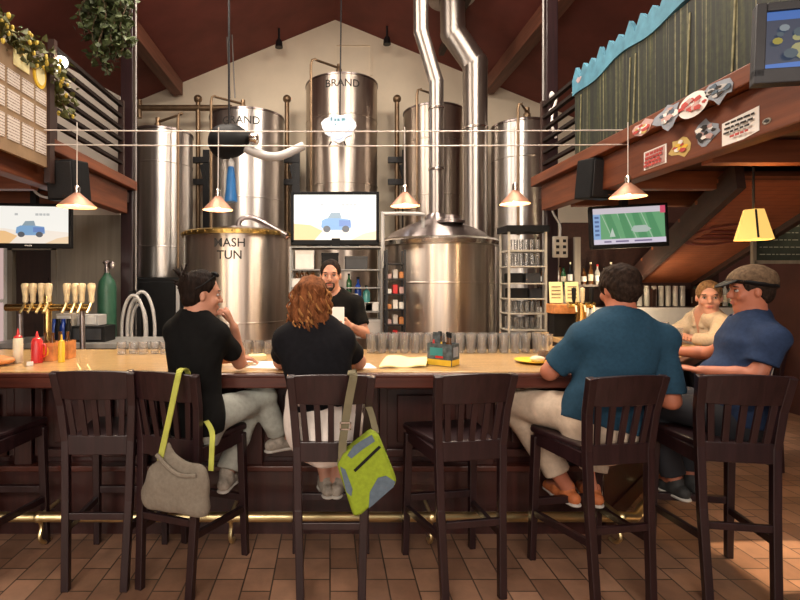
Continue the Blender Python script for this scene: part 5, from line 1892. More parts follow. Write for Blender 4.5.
XL, XFc = 2.378, 2.448
sticker(643, 128, XL, 'pinkpaint', specks(3, ['inkred', 'paper', 'yellow'], 10, .34), 'small pink and red cut-out sticker, first from the mural\'s far end', blob(14, .5, .28, 1), .26, .11)
sticker(668, 117, XL, 'bluepaint', specks(5, ['paper', 'slate', 'pinkpaint', 'grey'], 11, .34), 'ragged grey-blue cut-out sticker on the upper ledge', blob(16, .5, .32, 2), .27, .16)
sticker(693, 105, XL, 'paper', specks(8, ['inkred', 'pinkpaint', 'inkred'], 12, .38), 'round white and red sticker on the upper ledge', blob(26, .5, .01, 3), .27, .16)
sticker(719, 90, XL, 'bluepaint', specks(11, ['slate', 'grey', 'ink'], 10, .34), 'grey spiky sticker nearest the corner television', blob(12, .5, .40, 8), .28, .14)
sticker(655, 157.5, XFc, 'paper', [(rect(-.44, -.44, .44, .44), 'pinkpaint')] + rows((.24, .02, -.20, -.40), 'inkred', -.40, .40, .14, seed=2), 'square pink sticker with red lettering on the lower beam', sq, .26, .14)
sticker(680, 147, XFc, 'yellow', specks(14, ['mustard', 'inkred', 'paper'], 8, .30), 'yellow and red cut-out sticker on the lower beam', blob(11, .5, .34, 9), .22, .14)
sticker(706, 133, XFc, 'bluepaint', specks(17, ['ink', 'paper', 'pinkpaint', 'ink'], 12, .36), 'dark purple and white jagged sticker on the lower beam', blob(12, .5, .42, 12), .22, .15)
sticker(740, 127, XFc, 'paper', rows((.26, .08, -.10), 'ink', -.40, .40, .07, seed=5) + rows((-.30,), 'inkred', -.2, .3, .08, seed=9), 'white rectangular sticker with rows of dark lettering', [(-.5, -.5), (.1, -.5), (.5, -.38), (.5, .5), (-.5, .38)], .27, .16)
sticker(767, 121, XFc, 'rim', [(blob(10, .25, .02, 2), 'ink')], 'tiny round metal badge right of the white rectangular sticker', blob(16, .5, .01, 3), .06, .035)

# glowing badge before the tallest tank
c = P(338.5, 126, 6.9)
t = thing('badge_sign', 'glowing white cloud-shaped badge sign before the tallest tank', 'sign', c)
k = 6.9 / 500
out = [(-16, -2), (-17.5, 3), (-14, 7), (-9, 9), (-6, 13), (-3, 13), (-1, 11), (4, 10.5), (7, 12), (11, 10), (17, 4), (18, 0), (15, -5), (13, -9), (8, -11), (5, -15), (0, -17), (-5, -15), (-8, -11), (-13, -8)]
MB().prism([(x * k, y * k) for x, y in out], c, (1, 0, 0), (0, 0, 1), (0, .05, 0)).build('edge', M['white'], t, smooth=False)
MB().prism([(x * k * .95, y * k * .95) for x, y in out], c + V(0, -.004, 0), (1, 0, 0), (0, 0, 1), (0, .004, 0)).build('lit_face', emis('lit_sign_face', (.80, .86, 1.0), 1.08), t, smooth=False)
grn = pm('sign_green_print', (.03, .09, .09), .6)
for (x, y, w, h) in ((-7, 6.5, 1.6, 4), (-3.2, 6, 1.8, 2.2), (0, 6, 2.4, 2.4), (5, 6.3, 3.6, 2.6), (-3, 1.2, 1.8, 2), ):
    MB().prism([(-w * k / 2, -h * k / 2), (w * k / 2, -h * k / 2), (w * k / 2 * .7, h * k / 2), (-w * k / 2, h * k / 2)], c + V(x * k, -.007, y * k), (1, 0, 0), (0, 0, 1), (0, .003, 0)).build('sign_letter', grn, t, smooth=False)
for (x0, y0, x1, y1, w_) in ((-14, 3, -6, 5, 1.0), (-13, 0.5, -5, 1.2, 1.0), (3, 1.5, 12, 2.5, 1.0), (5, 5, 13, 3.5, .8), (-10, -4, -6, -7.5, .9), (6, -7.5, 11, -4, .9)):
    MB().bar(c + V(x0 * k, -.006, y0 * k), c + V(x1 * k, -.006, y1 * k), .003, w_ * k, up=(0, 0, 1)).build('sign_stroke', M['bluepaint'], t, smooth=False)
b2 = MB()
b2.bar(c + V(-15 * k, -.006, 0), c + V(15 * k, -.006, 0), .02, .004, up=(0, -1, 0))
b2.lathe([(4.2 * k, 0), (5.0 * k, 0), (5.0 * k, .004), (4.2 * k, .004)], c + V(0, -.004, -9 * k), 24, M=Matrix.Rotation(PI / 2, 3, 'X'))
b2.build('rings', M['bluepaint'], t, smooth=False)
MB().tube([c + V(.02, .03, 11 * k), V(c.x + .05, 6.95, roof_z(c.x + .05))], .010, 6).build('hanging_wire', M['blackmetal'], t)
MB().tube([c + V(-.1, .03, -15 * k), c + V(-.13, .03, -19 * k), c + V(.1, .03, -19 * k), c + V(.08, .03, -15 * k)], .014, 6).build('lower_bracket', M['blackmetal'], t)
SIGN = c
# ================================================================ THINGS ON THE BAR
def lathe_obj(name, parts, c, label, cat, group=None, seg=20):
    """parts: list of (part name, profile, material); first part alone -> single mesh"""
    c = Vector(c)
    if len(parts) == 1:
        o = MB().lathe(parts[0][1], c, seg).build(parts[0][0] if name is None else name, parts[0][2], loc=c)
        return tag(o, label, cat, group)
    t = thing(name, label, cat, c, group)
    for pn, pr, m in parts:
        MB().lathe(pr, c, seg).build(pn, m, t)
    return t


def glass_prof(r, h, taper=.82, th=.0035):
    return [(0, 0), (r * taper, 0), (r, h), (r - th, h), (r * taper - th, .010), (0, .010)]


def copies(o, pts, label=None):
    out = []
    for p in pts:
        c = copy_tree(o)
        c.location = p
        if label: c['label'] = label
        out.append(c)
    return out


# pint glasses along the bar's back edge
g0 = lathe_obj('pint_glass', [('pint_glass', glass_prof(.036, .135), M['glass'])], (.30, 3.66, BT + .001), 'clear pint glass in the front row along the back edge of the bar', 'glass', 'front row of pint glasses')
copies(g0, [(.30 + .081 * k, 3.66 + .004 * (k % 3), BT + .001) for k in range(1, 17)])
g1 = copy_tree(g0); g1.location = (.34, 3.765, BT + .001); g1['label'] = 'clear pint glass in the back row behind other pint glasses on the bar'; g1['group'] = 'back row of pint glasses'
copies(g1, [(.34 + .081 * k, 3.765, BT + .001) for k in range(1, 16)])
# short tumblers left of the red-haired woman
g2 = lathe_obj('tumbler', [('tumbler', glass_prof(.034, .085, .9), M['glass'])], (-.60, 3.60, BT + .001), 'clear short tumbler on the bar between the two women', 'glass', 'tumblers between the women')
copies(g2, [(-.60 + .078 * (k % 5), 3.60 + .09 * (k // 5), BT + .001) for k in range(1, 10)])
g3 = copy_tree(g2); g3.location = (-1.50, 3.60, BT + .001); g3['label'] = 'clear short tumbler on the bar in front of the hose coil'; g3['group'] = 'tumblers in front of the hose coil'
copies(g3, [(-1.50 + .078 * k, 3.60 + .02 * (k % 2), BT + .001) for k in range(1, 6)])

# amber beer and plate of the man in blue
c = V(P(543, 355, 3.36).x, 3.36, BT + .001)
t = lathe_obj('beer_glass', [('glass', glass_prof(.038, .15), M['glass']), ('beer', [(0, .012), (.029, .012), (.031, .055), (0, .056)], M['beer'])], c, 'pint glass with a little amber beer beside the man in blue', 'glass')
c = V(P(533, 361, 3.20).x, 3.20, BT + .001)
lathe_obj('plate', [('plate', [(0, .0), (.06, 0), (.115, .016), (.113, .020), (.06, .006), (0, .006)], M['mustard'])], c, 'round yellow plate on the bar beside the man in blue', 'plate', seg=32)
s = SDF(.005, .004, 2, 3)
s.ell(c + V(.03, .0, .022), (.05, .035, .02), .01)
tag(s.build('bread_roll', M['mayo']), 'piece of pale bread on the yellow plate', 'food')

# folded yellow menu
mn = MB()
a0 = [P(u, v, d) for u, v, d in ((379, 369, 2.98), (426, 367, 3.02), (430, 354, 3.32), (394, 351, 3.36))]
base = [V(p.x, p.y, BT + .002) for p in a0]
N = 8
vs, fs = [], []
for i in range(N + 1):
    f = i / N
    a, b = base[0].lerp(base[1], f), base[3].lerp(base[2], f)
    for q in range(N + 1):
        g = q / N
        p = a.lerp(b, g)
        vs.append(p + V(0, 0, .010 + .035 * math.sin(PI * g) * (1 - .5 * f) + .006 * math.sin(9 * f)))
for i in range(N):
    for q in range(N):
        k = i * (N + 1) + q
        fs.append((k, k + N + 1, k + N + 2, k + 1))
n_ = len(vs)
vs2 = vs + [p - V(0, 0, .008) for p in vs]
fs2 = fs + [tuple(reversed([i + n_ for i in f])) for f in fs]
for i in range(N):
    fs2 += [(i, i + 1, i + 1 + n_, i + n_), (N * (N + 1) + i + 1, N * (N + 1) + i, N * (N + 1) + i + n_, N * (N + 1) + i + 1 + n_),
            ((i + 1) * (N + 1), i * (N + 1), i * (N + 1) + n_, (i + 1) * (N + 1) + n_), (i * (N + 1) + N, (i + 1) * (N + 1) + N, (i + 1) * (N + 1) + N + n_, i * (N + 1) + N + n_)]
o = link_mesh('folded_menu', vs2, fs2, M['yellow_paper'], None)
tag(o, 'pale yellow folded menu lying on the bar left of the condiment carrier', 'menu')
for (u, v, d, w, l, rz, lab) in ((268, 361, 3.10, .20, .26, -8, 'white menu sheet on the bar in front of the woman in black'), (246, 357, 3.3, .16, .22, 20, 'small white paper further back on the bar between the women'), (361, 366, 3.05, .15, .18, 10, 'white paper under the red-haired woman\'s right arm')):
    p = P(u, v, d)
    o = MB().box((p.x, d, BT + .003), (w, l, .004), rz=R(rz)).build('menu_sheet', M['paper'], smooth=False)
    tag(o, lab, 'paper')
o = MB().box((P(258, 362, 3.32).x, 3.30, BT + .02), (.11, .09, .035), rz=R(15)).build('napkin_stack', M['yellow_paper'], bevel=.004, smooth=False)
tag(o, 'small stack of pale napkins behind the white menu sheet', 'napkins')

# condiment carrier in the middle
M['carrier'] = pm('dark_printed_card', (.075, .095, .105), .7, 0, .5, 40)
c = V(P(444, 364, 3.10).x, 3.12, BT + .001)
t = thing('bottle_carrier', 'printed six-pack carrier with condiment bottles in the middle of the bar', 'carrier', c, rz=0)
Rm = Matrix.Rotation(R(-38), 3, 'Z')
def lw(x, y, z): return c + Rm @ V(x, y, z)
hw, hd, hh = .080, .055, .135
for nm, x, y, sx, sy in (('front_panel', 0, -hd, 2 * hw, .004), ('rear_panel', 0, hd, 2 * hw, .004), ('end_panel', -hw, 0, .004, 2 * hd), ('end_panel', hw, 0, .004, 2 * hd)):
    MB().box(lw(x, y, hh / 2), (sx, sy, hh), rot=Rm).build(nm, M['carrier'], t, smooth=False)
MB().box(lw(0, 0, .004), (2 * hw, 2 * hd, .006), rot=Rm).build('bottom', M['slate'], t, smooth=False)
MB().box(lw(-.045, 0, .10), (.05, .004, .20), rot=Rm).build('handle_panel', M['carrier'], t, smooth=False)
pr = MB()
pr.box(lw(0, -hd - .003, .020), (2 * hw * .98, .001, .036), rot=Rm, mi=0)
pr.box(lw(-.02, -hd - .003, .085), (.085, .001, .05), rot=Rm, mi=1)
pr.box(lw(.0, -hd - .003, .054), (.05, .001, .014), rot=Rm, mi=2)
pr.box(lw(hw + .003, 0, .020), (.001, 2 * hd * .98, .036), rot=Rm, mi=0)
pr.box(lw(hw + .003, 0, .085), (.001, .07, .06), rot=Rm, mi=3)
pr.box(lw(-hw - .003, 0, .020), (.001, 2 * hd * .98, .036), rot=Rm, mi=0)
pr.box(lw(-hw - .003, 0, .085), (.001, .08, .06), rot=Rm, mi=1)
pr.build('print', [M['mustard'], M['bottle_teal'], M['red'], M['bluepaint']], t, smooth=False)
def squeeze(label, c, mat, capm, h=.15, r=.030, group=None, handle=False):
    t = thing('squeeze_bottle', label, 'bottle', c, group)
    MB().lathe([(0, 0), (r, 0), (r, h * .80), (r * .8, h * .86), (0, h * .87)], c, 22).build('body', mat, t)
    MB().lathe([(r * .84, h * .855), (r * .84, h * .90), (r * .35, h * .95), (.004, h * 1.18), (0, h * 1.18)], c, 18).build('nozzle_cap', capm, t)
    if handle:
        MB().tube(bez([c + V(r * .9, 0, h * .7), c + V(r * 1.6, 0, h * .62), c + V(r * 1.6, 0, h * .3), c + V(r * .9, 0, h * .22)], 12), .006, 8).build('handle', mat, t)
    return t
for (x, y, col, capm, h, lab) in ((-.052, -.026, 'red', 'red', .125, 'red sauce bottle in the carrier'), (.0, -.026, 'mustard', 'mustard', .115, 'yellow mustard bottle in the carrier')):
    squeeze(lab, lw(x, y, .008), M[col], M[capm], h, .022)
for (x, y, lab) in ((-.035, .026, 'dark sauce bottle with a black cap at the carrier\'s left'), (.02, .026, 'dark sauce bottle with a black cap in the carrier\'s middle'), (.055, -.026, 'dark sauce bottle with a black cap at the carrier\'s right')):
    p = lw(x, y, .008)
    t2 = thing('sauce_bottle', lab, 'bottle', p)
    MB().lathe([(0, 0), (.022, 0), (.022, .10), (.010, .135), (.010, .17), (0, .17)], p, 16).build('body', M['bottle_brown'], t2)
    MB().lathe([(0.012, .165), (.013, .195), (0, .197)], p, 14).build('cap', M['black'], t2)

# left end: squeeze bottles and caddies
def onbar(u, d): return V((u - U0) * d / FOC, d, BT + .001)
squeeze('cream-coloured squeeze bottle with a red tip at the left end of the bar', onbar(18, 3.2), M['mayo'], M['red'], .185, .029)
squeeze('red ketchup squeeze bottle at the left end of the bar', onbar(37, 3.2), M['red'], M['red'], .170, .034, handle=True)
for (u, d, lab) in ((49, 3.3, 'printed carrier box beside the red ketchup bottle'), (64, 3.38, 'printed carrier box behind the yellow mustard bottle')):
    p = onbar(u, d)
    t = thing('bottle_carrier', lab, 'carrier', p)
    for x, y, sx, sy in ((0, -.05, .11, .004), (0, .05, .11, .004), (-.054, 0, .004, .1), (.054, 0, .004, .1)):
        MB().box(p + V(x, y, .06), (sx, sy, .12)).build('panel', M['orange_box'], t, smooth=False)
    MB().box(p + V(0, 0, .003), (.11, .1, .005)).build('bottom', M['orange_box'], t, smooth=False)
    MB().ball(p + V(0, -.052, .065), (.03, .002, .035), 16, 8).build('emblem', M['mustard'], t)
    for k in range(2):
        b = p + V(-.025 + .05 * k, .0, .006)
        o = MB().lathe([(0, 0), (.020, 0), (.020, .10), (.009, .14), (.011, .175), (0, .176)], b, 14).build('sauce_bottle', M['bottle_brown'], loc=b)
        tag(o, 'dark sauce bottle standing in the %s' % lab, 'bottle', 'sauce bottles in the ' + lab)
squeeze('yellow mustard squeeze bottle in front of the printed carrier boxes', onbar(61.5, 3.22), M['mustard'], M['mustard'], .150, .020)
c = onbar(-2, 3.1)
s = SDF(.006, .003, 1, 3)
s.ell(c + V(0, 0, .03), (.10, .07, .03), .01)
tag(s.build('red_basket', M['orange_box']), 'low orange-red basket at the left edge of the bar', 'basket')
o = MB().box(onbar(30, 3.08) + V(0, 0, .012), (.035, .02, .022), rz=.5).build('salt_packet', M['paper'], smooth=False)
tag(o, 'tiny white packet before the red ketchup bottle', 'packet')

# ---- brass tap rail with wooden handles
d = 4.75
t = thing('tap_rail', 'horizontal brass beer-tap rail at the left behind the bar', 'tap rail', V(P(48, 307, d).x, d, BT - .07))
MB().tube([P(6, 307.5, d), P(90, 307.5, d)], .035, 16).build('rail', M['gold'], t)
MB().tube([V(P(48, 0, d).x, d, 0), P(48, 296, d)], .036, 16).build('column', M['gold'], t)
MB().tube([V(P(20, 0, d).x, d + .05, 0), P(20, 307, d + .05)], .025, 12).build('support', M['steel_dark'], t)
MB().tube([V(P(82, 0, d).x, d + .05, 0), P(82, 307, d + .05)], .025, 12).build('support', M['steel_dark'], t)
for i, u in enumerate((25.5, 33, 41.5, 48.5, 67, 75.5, 82, 91.5)):
    p = P(u, 303, d - .01)
    if i < 7 or True:
        h = MB().lathe([(.018, 0), (.026, .02), (.024, .06), (.034, .13), (.038, .165), (.030, .185), (0, .19)], p, 18).build('tap_handle', M['tapwood'], t)
        MB().tube([p + V(0, -.01, 0), p + V(0, -.05, -.05), p + V(0, -.09, -.09)], .012, 8).build('faucet', M['brass'], h)

# ---- work surface behind the bar at left with dark equipment
wk = thing('work_counter', 'low steel work counter behind the left end of the bar', 'counter', V(-2.4, 5.2, 0))
MB().bx((-3.4, 4.95, .93), (-1.55, 5.60, .98)).build('top', M['counter'], wk, bevel=.004, smooth=False)
MB().bx((-3.38, 4.98, 0), (-1.58, 5.58, .93)).build('base', M['black'], wk, smooth=False)
def box_thing(name, lab, cat, c, s, mat, part='lid', pmat=None, rz=0.0):
    t = thing(name, lab, cat, Vector(c) - V(0, 0, s[2] / 2))
    MB().box(c, s, rz=rz).build('case', M[mat], t, bevel=.006, smooth=False)
    MB().box(Vector(c) + V(0, -s[1] / 2 - .003, 0), (s[0] * .8, .008, s[2] * .7), rz=rz).build(part, M[pmat or mat], t, bevel=.002, smooth=False)
    return t
box_thing('receipt_printer', 'small pale box on the work counter behind the tap rail', 'printer', P(68, 320, 5.2), (.17, .16, .14), 'outlet', 'front_panel', 'white')
p = P(93, 330, 5.2); p.z = .98 + .08
box_thing('card_machine', 'dark box machine on the work counter before the gas cylinder', 'machine', p, (.36, .26, .16), 'black', 'front_panel', 'grey_bezel')
p = P(92, 320, 5.25); p.z = 1.14 + .055
box_thing('grey_tray', 'pale grey tray stacked on the dark box machine', 'tray', p, (.22, .2, .11), 'grey', 'front_panel', 'white')
for k, u in enumerate((56, 60, 65, 70)):
    p = V(P(u, 300, 5.05).x, 5.02, .98)
    o = lathe_obj(None, [('jar', [(0, 0), (.035, 0), (.035, .16), (.02, .2), (.02, .24), (0, .24)], M['black' if k % 2 else 'bottle_blue'])], p, 'dark bottle in a row behind the printed carrier boxes', 'bottle', 'dark bottles behind the carriers', 14)
    o.name = 'bottle'

# ================================================================ SHELVING UNDER THE CENTRE TV
def wire_shelf(name, lab, x0, x1, y0, y1, zs, z1, mat, w=.022):
    t = thing(name, lab, 'shelves', V((x0 + x1) / 2, (y0 + y1) / 2, 0))
    for x in (x0, x1):
        for y in (y0, y1):
            MB().bar((x, y, 0), (x, y, z1), w, w).build('upright', M[mat], t, smooth=False)
    for z in zs:
        MB().bx((x0 - .01, y0 - .01, z - .016), (x1 + .01, y1 + .01, z)).build('shelf', M[mat], t, bevel=.003, smooth=False)
    return t


wire_shelf('shelving_unit', 'grey metal shelving below the centre television', -.46, .60, 5.82, 6.14, (.5, .95, 1.25, 1.53, 1.74, 2.005), 2.004, 'shelf_metal')
rg = random.Random(5)
def put_box(u, zb, w, h, mat, lab, cat='box', d=5.95, dd=.22, name='storage_box'):
    x = (u - U0) * d / FOC
    t = thing(name, lab, cat, V(x, d, zb))
    MB().bx((x - w / 2, d - dd / 2, zb), (x + w / 2, d + dd / 2, zb + h)).build('case', M[mat], t, bevel=.006, smooth=False)
    MB().bx((x - w / 2 - .003, d - dd / 2 - .003, zb + h * .84), (x + w / 2 + .003, d + dd / 2 + .003, zb + h + .002)).build('lid', M[mat], t, bevel=.003, smooth=False)
put_box(305, 1.742, .22, .22, 'white', 'white carton on the top shelf behind the red-haired woman')
put_box(330, 1.742, .20, .19, 'black', 'black box on the top shelf above the bartender')
put_box(356, 1.742, .26, .15, 'grey_bezel', 'dark grey box on the top shelf right of the black box')
put_box(300, 1.532, .22, .10, 'white', 'flat white carton on the second shelf at the left')
put_box(352, 1.252, .12, .20, 'white', 'white carton right of the bartender\'s shoulder')
put_box(371, 1.252, .16, .10, 'white', 'low white carton below the teal bottle')
put_box(301, 1.252, .16, .18, 'grey', 'grey box on the third shelf left of the bartender')
put_box(369, .952, .26, .20, 'grey', 'grey plastic bin on the lower shelf right of the bartender')
put_box(300, .952, .22, .22, 'black', 'black box on the lower shelf left of the bartender')
put_box(366, .502, .3, .2, 'grey', 'grey bin near the floor under the shelving')

def bottle(u, zb, d, mat, lab, h=.27, r=.036, cap='black', group=None, label_m=None):
    c = V((u - U0) * d / FOC, d, zb)
    t = thing('bottle', lab, 'bottle', c, group)
    MB().lathe([(0, 0), (r, 0), (r, h * .56), (r * .8, h * .66), (r * .36, h * .76), (r * .34, h * .93), (0, h * .93)], c, 16).build('body', M[mat], t)
    MB().lathe([(r * .40, h * .91), (r * .42, h), (0, h)], c, 12).build('cap', M[cap], t)
    if label_m:
        MB().lathe([(r * 1.02, h * .16), (r * 1.02, h * .45)], c, 16).build('label_band', M[label_m], t)
    return t
bottle(358, 1.352, 5.9, 'bottle_blue', 'cobalt blue bottle right of the bartender\'s head', .30, .042)
bottle(366.5, 1.352, 5.9, 'bottle_teal', 'teal squat bottle next to the cobalt blue bottle', .20, .045)
bottle(349, 1.452, 5.9, 'bottle_green', 'green bottle close to the bartender\'s head', .24, .034)
put_box(362, 1.252, .24, .10, 'white', 'white riser tray under the cobalt and teal bottles', 'tray')
for k, u in enumerate((297, 302, 307, 313)):
    bottle(u, 1.632, 5.9, 'bottle_brown', 'dark bottle on the second shelf left of the bartender', .10, .022, group='dark bottles on the second shelf')
# narrow rack right of it, stacked with small goods
wire_shelf('supply_rack', 'narrow dark rack stacked with small goods left of the kettle', .56 + .07, .56 + .27, 5.55, 5.75, (.6, .95, 1.12, 1.29, 1.46, 1.63, 1.80), 1.95, 'blackmetal')
cols = ['white', 'red', 'pinkpaint', 'grey', 'orange_box', 'white']
for i, z in enumerate((.952, 1.122, 1.292, 1.462, 1.632)):
    for k in range(3):
        x = .66 + k * .07
        o = MB().bx((x - .026, 5.58, z), (x + .026, 5.70, z + .05 + .05 * ((i * 3 + k * 2) % 3) / 2)).build('goods_packet', M[cols[(i * 2 + k) % 6]], bevel=.004, smooth=False)
        tag(o, '%s packet, %s on the %s shelf of the narrow dark rack' % (['white', 'red', 'pale pink', 'grey', 'orange', 'pale'][(i * 2 + k) % 6], ['left', 'middle', 'right'][k], ['lowest stocked', 'second stocked', 'middle stocked', 'fourth stocked', 'top stocked'][i]), 'packet')

# ================================================================ GLASS RACK RIGHT OF THE KETTLE
gx0, gx1 = 1.99, 2.40
t = wire_shelf('glass_rack', 'tall cream metal rack of glassware right of the kettle', gx0, gx1, 5.56, 5.84, (.6, 1.06, 1.245, 1.41, 1.58, 1.77, 2.17), 2.20, 'cream_metal')
MB().bx((gx0 - .03, 5.53, 2.15), (gx1 + .03, 5.87, 2.22)).build('black_top', M['black'], t, smooth=False)
first = None
rowl = {1.772: 'upper', 1.247: 'lower', 1.062: 'bottom'}
for z, lab in rowl.items():
    h = .13 if z < 1.7 else .15
    c = V(gx0 + .05, 5.66, z)
    g = lathe_obj('rack_glass', [('rack_glass', glass_prof(.026, h, .85, .003), M['glass'])], c, 'clear glass on the %s row of the cream metal rack' % lab, 'glass', '%s row of rack glasses' % lab, 12)
    copies(g, [(gx0 + .05 + .062 * k, 5.66 + .1 * q, z) for q in range(2) for k in range(6) if (k, q) != (0, 0)])
g = lathe_obj('rack_glass', [('rack_glass', glass_prof(.024, .12, .85, .003), M['glass'])], V(gx0 + .05, 5.66, 1.952), 'clear glass upside-down on the topmost row of the cream metal rack', 'glass', 'topmost row of rack glasses', 12)
copies(g, [(gx0 + .05 + .062 * k, 5.66, 1.952) for k in range(1, 6)])
MB().bx((gx0, 5.57, 1.93), (gx1, 5.83, 1.95)).build('shelf', M['cream_metal'], t, smooth=False)
for k, (x, w, m, z) in enumerate(((2.09, .16, 'black', 1.582), (2.28, .17, 'grey_bezel', 1.582), (2.12, .2, 'black', 1.412), (2.31, .14, 'darkcot', 1.412))):
    o = MB().bx((x - w / 2, 5.60, z), (x + w / 2, 5.78, z + .11)).build('bar_bin', M[m], bevel=.012, smooth=False)
    tag(o, 'dark plastic bin on the %s of the cream metal rack' % ['middle shelf, left side', 'middle shelf, right side', 'shelf below the middle, left side', 'shelf below the middle, right side'][k], 'bin')
for k in range(5):
    z = 1.585 + .112
    p = V(2.04 + .075 * k, 5.68, 1.53)
# ================================================================ RIGHT BACK BAR
cb = thing('back_counter', 'steel-topped back counter under the right balcony', 'counter', V(4.0, 6.4, 0))
MB().bx((2.78, 6.12, .92), (5.55, 6.72, .97)).build('top', M['counter'], cb, bevel=.004, smooth=False)
MB().bx((2.80, 6.15, 0), (5.53, 6.70, .92)).build('base', M['white'], cb, smooth=False)
MB().bx((2.78, 6.70, .97), (5.55, 6.74, 1.25)).build('splashback', M['white'], cb, smooth=False)
sh = thing('bottle_shelf', 'dark wooden bottle shelving on the wall under the right balcony', 'shelves', V(4.2, 6.9, 1.3))
MB().bx((2.80, 6.76, 1.22), (5.58, 7.18, 1.26)).build('shelf', M['dark_wood'], sh, smooth=False)
MB().bx((2.80, 6.70, 1.53), (4.05, 7.18, 1.56)).build('shelf', M['dark_wood'], sh, smooth=False)
for x in (2.82, 3.36, 3.9, 4.4, 5.0, 5.56):
    MB().bx((x - .02, 6.78, .0), (x + .02, 7.18, 2.2 if x < 3.6 else 1.5)).build('upright', M['dark_wood'], sh, smooth=False)
MB().bx((3.30, 6.74, 0), (3.38, 6.78, 2.2)).build('pale_stile', M['walltan'], sh, smooth=False)
# white cans / glasses in a row
c0_ = V(4.05, 6.86, 1.262)
g = lathe_obj('tall_glass', [('tall_glass', [(0, 0), (.032, 0), (.036, .02), (.036, .27), (.028, .28), (0, .28)], M['bottle_clear'])], c0_, 'pale tall bottle in the row on the shelf below the stair', 'bottle', 'pale bottles on the shelf below the stair', 14)
copies(g, [(4.05 + .098 * k, 6.86, 1.262) for k in range(1, 9)])
mats = ['bottle_green', 'bottle_brown', 'bottle_clear', 'black', 'bottle_brown', 'bottle_clear', 'bottle_green']
nm = {'bottle_green': 'green', 'bottle_brown': 'amber', 'bottle_clear': 'pale', 'black': 'black'}
for k in range(7):
    bottle(0, 0, 6.9, mats[k], '%s bottle, number %s from the right wall on the shelf behind the capped man' % (nm[mats[k]], ['seven', 'six', 'five', 'four', 'three', 'two', 'one'][k]), .28 + .03 * (k % 3), .04, label_m='label').location = V(5.02 + .082 * k, 6.88, 1.262)
for k in range(8):
    m_ = mats[(k * 3 + 1) % 7]
    bottle(0, 0, 6.9, m_, '%s spirit bottle, %s from the left on the shelf left of the man in blue' % (nm[m_], ['first', 'second', 'third', 'fourth', 'fifth', 'sixth', 'seventh', 'eighth'][k]), .26 + .035 * (k % 3), .034, label_m='label' if k % 2 else None).location = V(2.90 + .062 * k, 6.86, 1.262)
for k in range(6):
    m_ = mats[(k * 2 + 2) % 7]
    bottle(0, 0, 6.4, m_, '%s bottle, %s from the left on the steel back counter' % (nm[m_], ['first', 'second', 'third', 'fourth', 'fifth', 'sixth'][k]), .30, .036, label_m='label').location = V(2.88 + .085 * k, 6.35, .972)
for k in range(5):
    m_ = mats[(k * 2) % 7]
    bottle(0, 0, 6.9, m_, '%s bottle, %s from the left on the upper shelf by the outlet panel, back row' % (nm[m_], ['first', 'second', 'third', 'fourth', 'fifth'][k]), .26, .034).location = V(2.90 + .078 * k, 6.98, 1.562)
for k in range(12):
    m_ = mats[(k * 4 + 1) % 7]
    bottle(0, 0, 6.9, m_, '%s bottle, %s from the left in front row above the yellow cards' % (nm[m_], ['first', 'second', 'third', 'fourth', 'fifth', 'sixth', 'seventh', 'eighth', 'ninth', 'tenth', 'eleventh', 'twelfth'][k]), .24 + .03 * ((k * 2) % 3), .032, cap=['black', 'mayo', 'red'][k % 3], label_m='label' if k % 2 else 'paper').location = V(2.89 + .092 * k, 6.78, 1.562)
# outlet panel with its conduit on the right post
p = P(560, 257, 5.93)
t = thing('outlet_panel', 'grey panel with six sockets on a conduit by the right post', 'panel', p)
MB().box(P(560, 247, 5.93), (.17, .05, .25)).build('plate', M['outlet'], t, bevel=.008, smooth=False)
for i in range(2):
    for k in range(3):
        MB().box(P(560, 247, 5.93) + V(-.04 + .08 * i, -.028, -.07 + .07 * k), (.035, .008, .035)).build('socket', M['blackmetal'], t, smooth=False)
MB().tube(bez([P(560, 237, 5.93), P(560, 225, 5.93), P(553, 212, 5.93), P(551, 196, 5.93), V(P(551, 0, 5.93).x, 5.93, 2.57)], 16), .014, 8).build('conduit', M['grey'], t)
# yellow menus, fruit box and gold tap tower on the bar return
for u, lab in ((556, 'left one of two yellow printed cards standing on the bar return'), (572, 'right one of two yellow printed cards standing on the bar return')):
    d = 4.75
    c = V((u - U0) * d / FOC, d, 0)
    t = thing('menu_card', lab, 'menu', V(c.x, d, BT + .10))
    MB().box(V(c.x, d, 1.49), (.125, .012, .20), rot=Matrix.Rotation(R(-6), 3, 'X')).build('card', M['yellow_paper'], t, bevel=.002, smooth=False)
    for q in range(4):
        MB().box(V(c.x - .005, d - .012, 1.44 + .035 * q), (.085, .002, .010)).build('print_line', M['tan'], t, smooth=False)
t = thing('display_stand', 'dark stand with an orange-red crate top carrying the yellow cards', 'stand', V(P(563, 300, 4.8).x, 4.8, BT))
x = P(563, 300, 4.8).x
MB().bx((x - .13, 4.70, 1.29), (x + .13, 4.88, 1.38)).build('crate', M['orange_box'], t, bevel=.008, smooth=False)
MB().bx((x - .11, 4.74, BT + .001), (x + .11, 4.86, 1.29)).build('stand_body', M['black'], t, smooth=False)
c = V(P(581, 340, 4.55).x, 4.55, BT + .001)
t = thing('tap_tower', 'shiny gold beer-tap tower on the bar left of the man in blue', 'tap tower', c)
MB().lathe([(.07, 0), (.07, .015), (.048, .03), (.045, .30), (.05, .31), (.05, .33), (0, .335)], c, 28).build('column', M['gold'], t)
MB().tube([c + V(-.12, 0, .31), c + V(.12, 0, .31)], .028, 14).build('cross_head', M['gold'], t)
for dx in (-.08, 0, .08):
    MB().tube([c + V(dx, -.02, .31), c + V(dx, -.07, .30), c + V(dx, -.08, .25)], .011, 8).build('faucet', M['brass'], t)
    MB().lathe([(.010, .33), (.016, .36), (.020, .46), (0, .47)], c + V(dx, -.03, 0), 12).build('tap_handle', M['black' if dx else 'tapwood'], t)
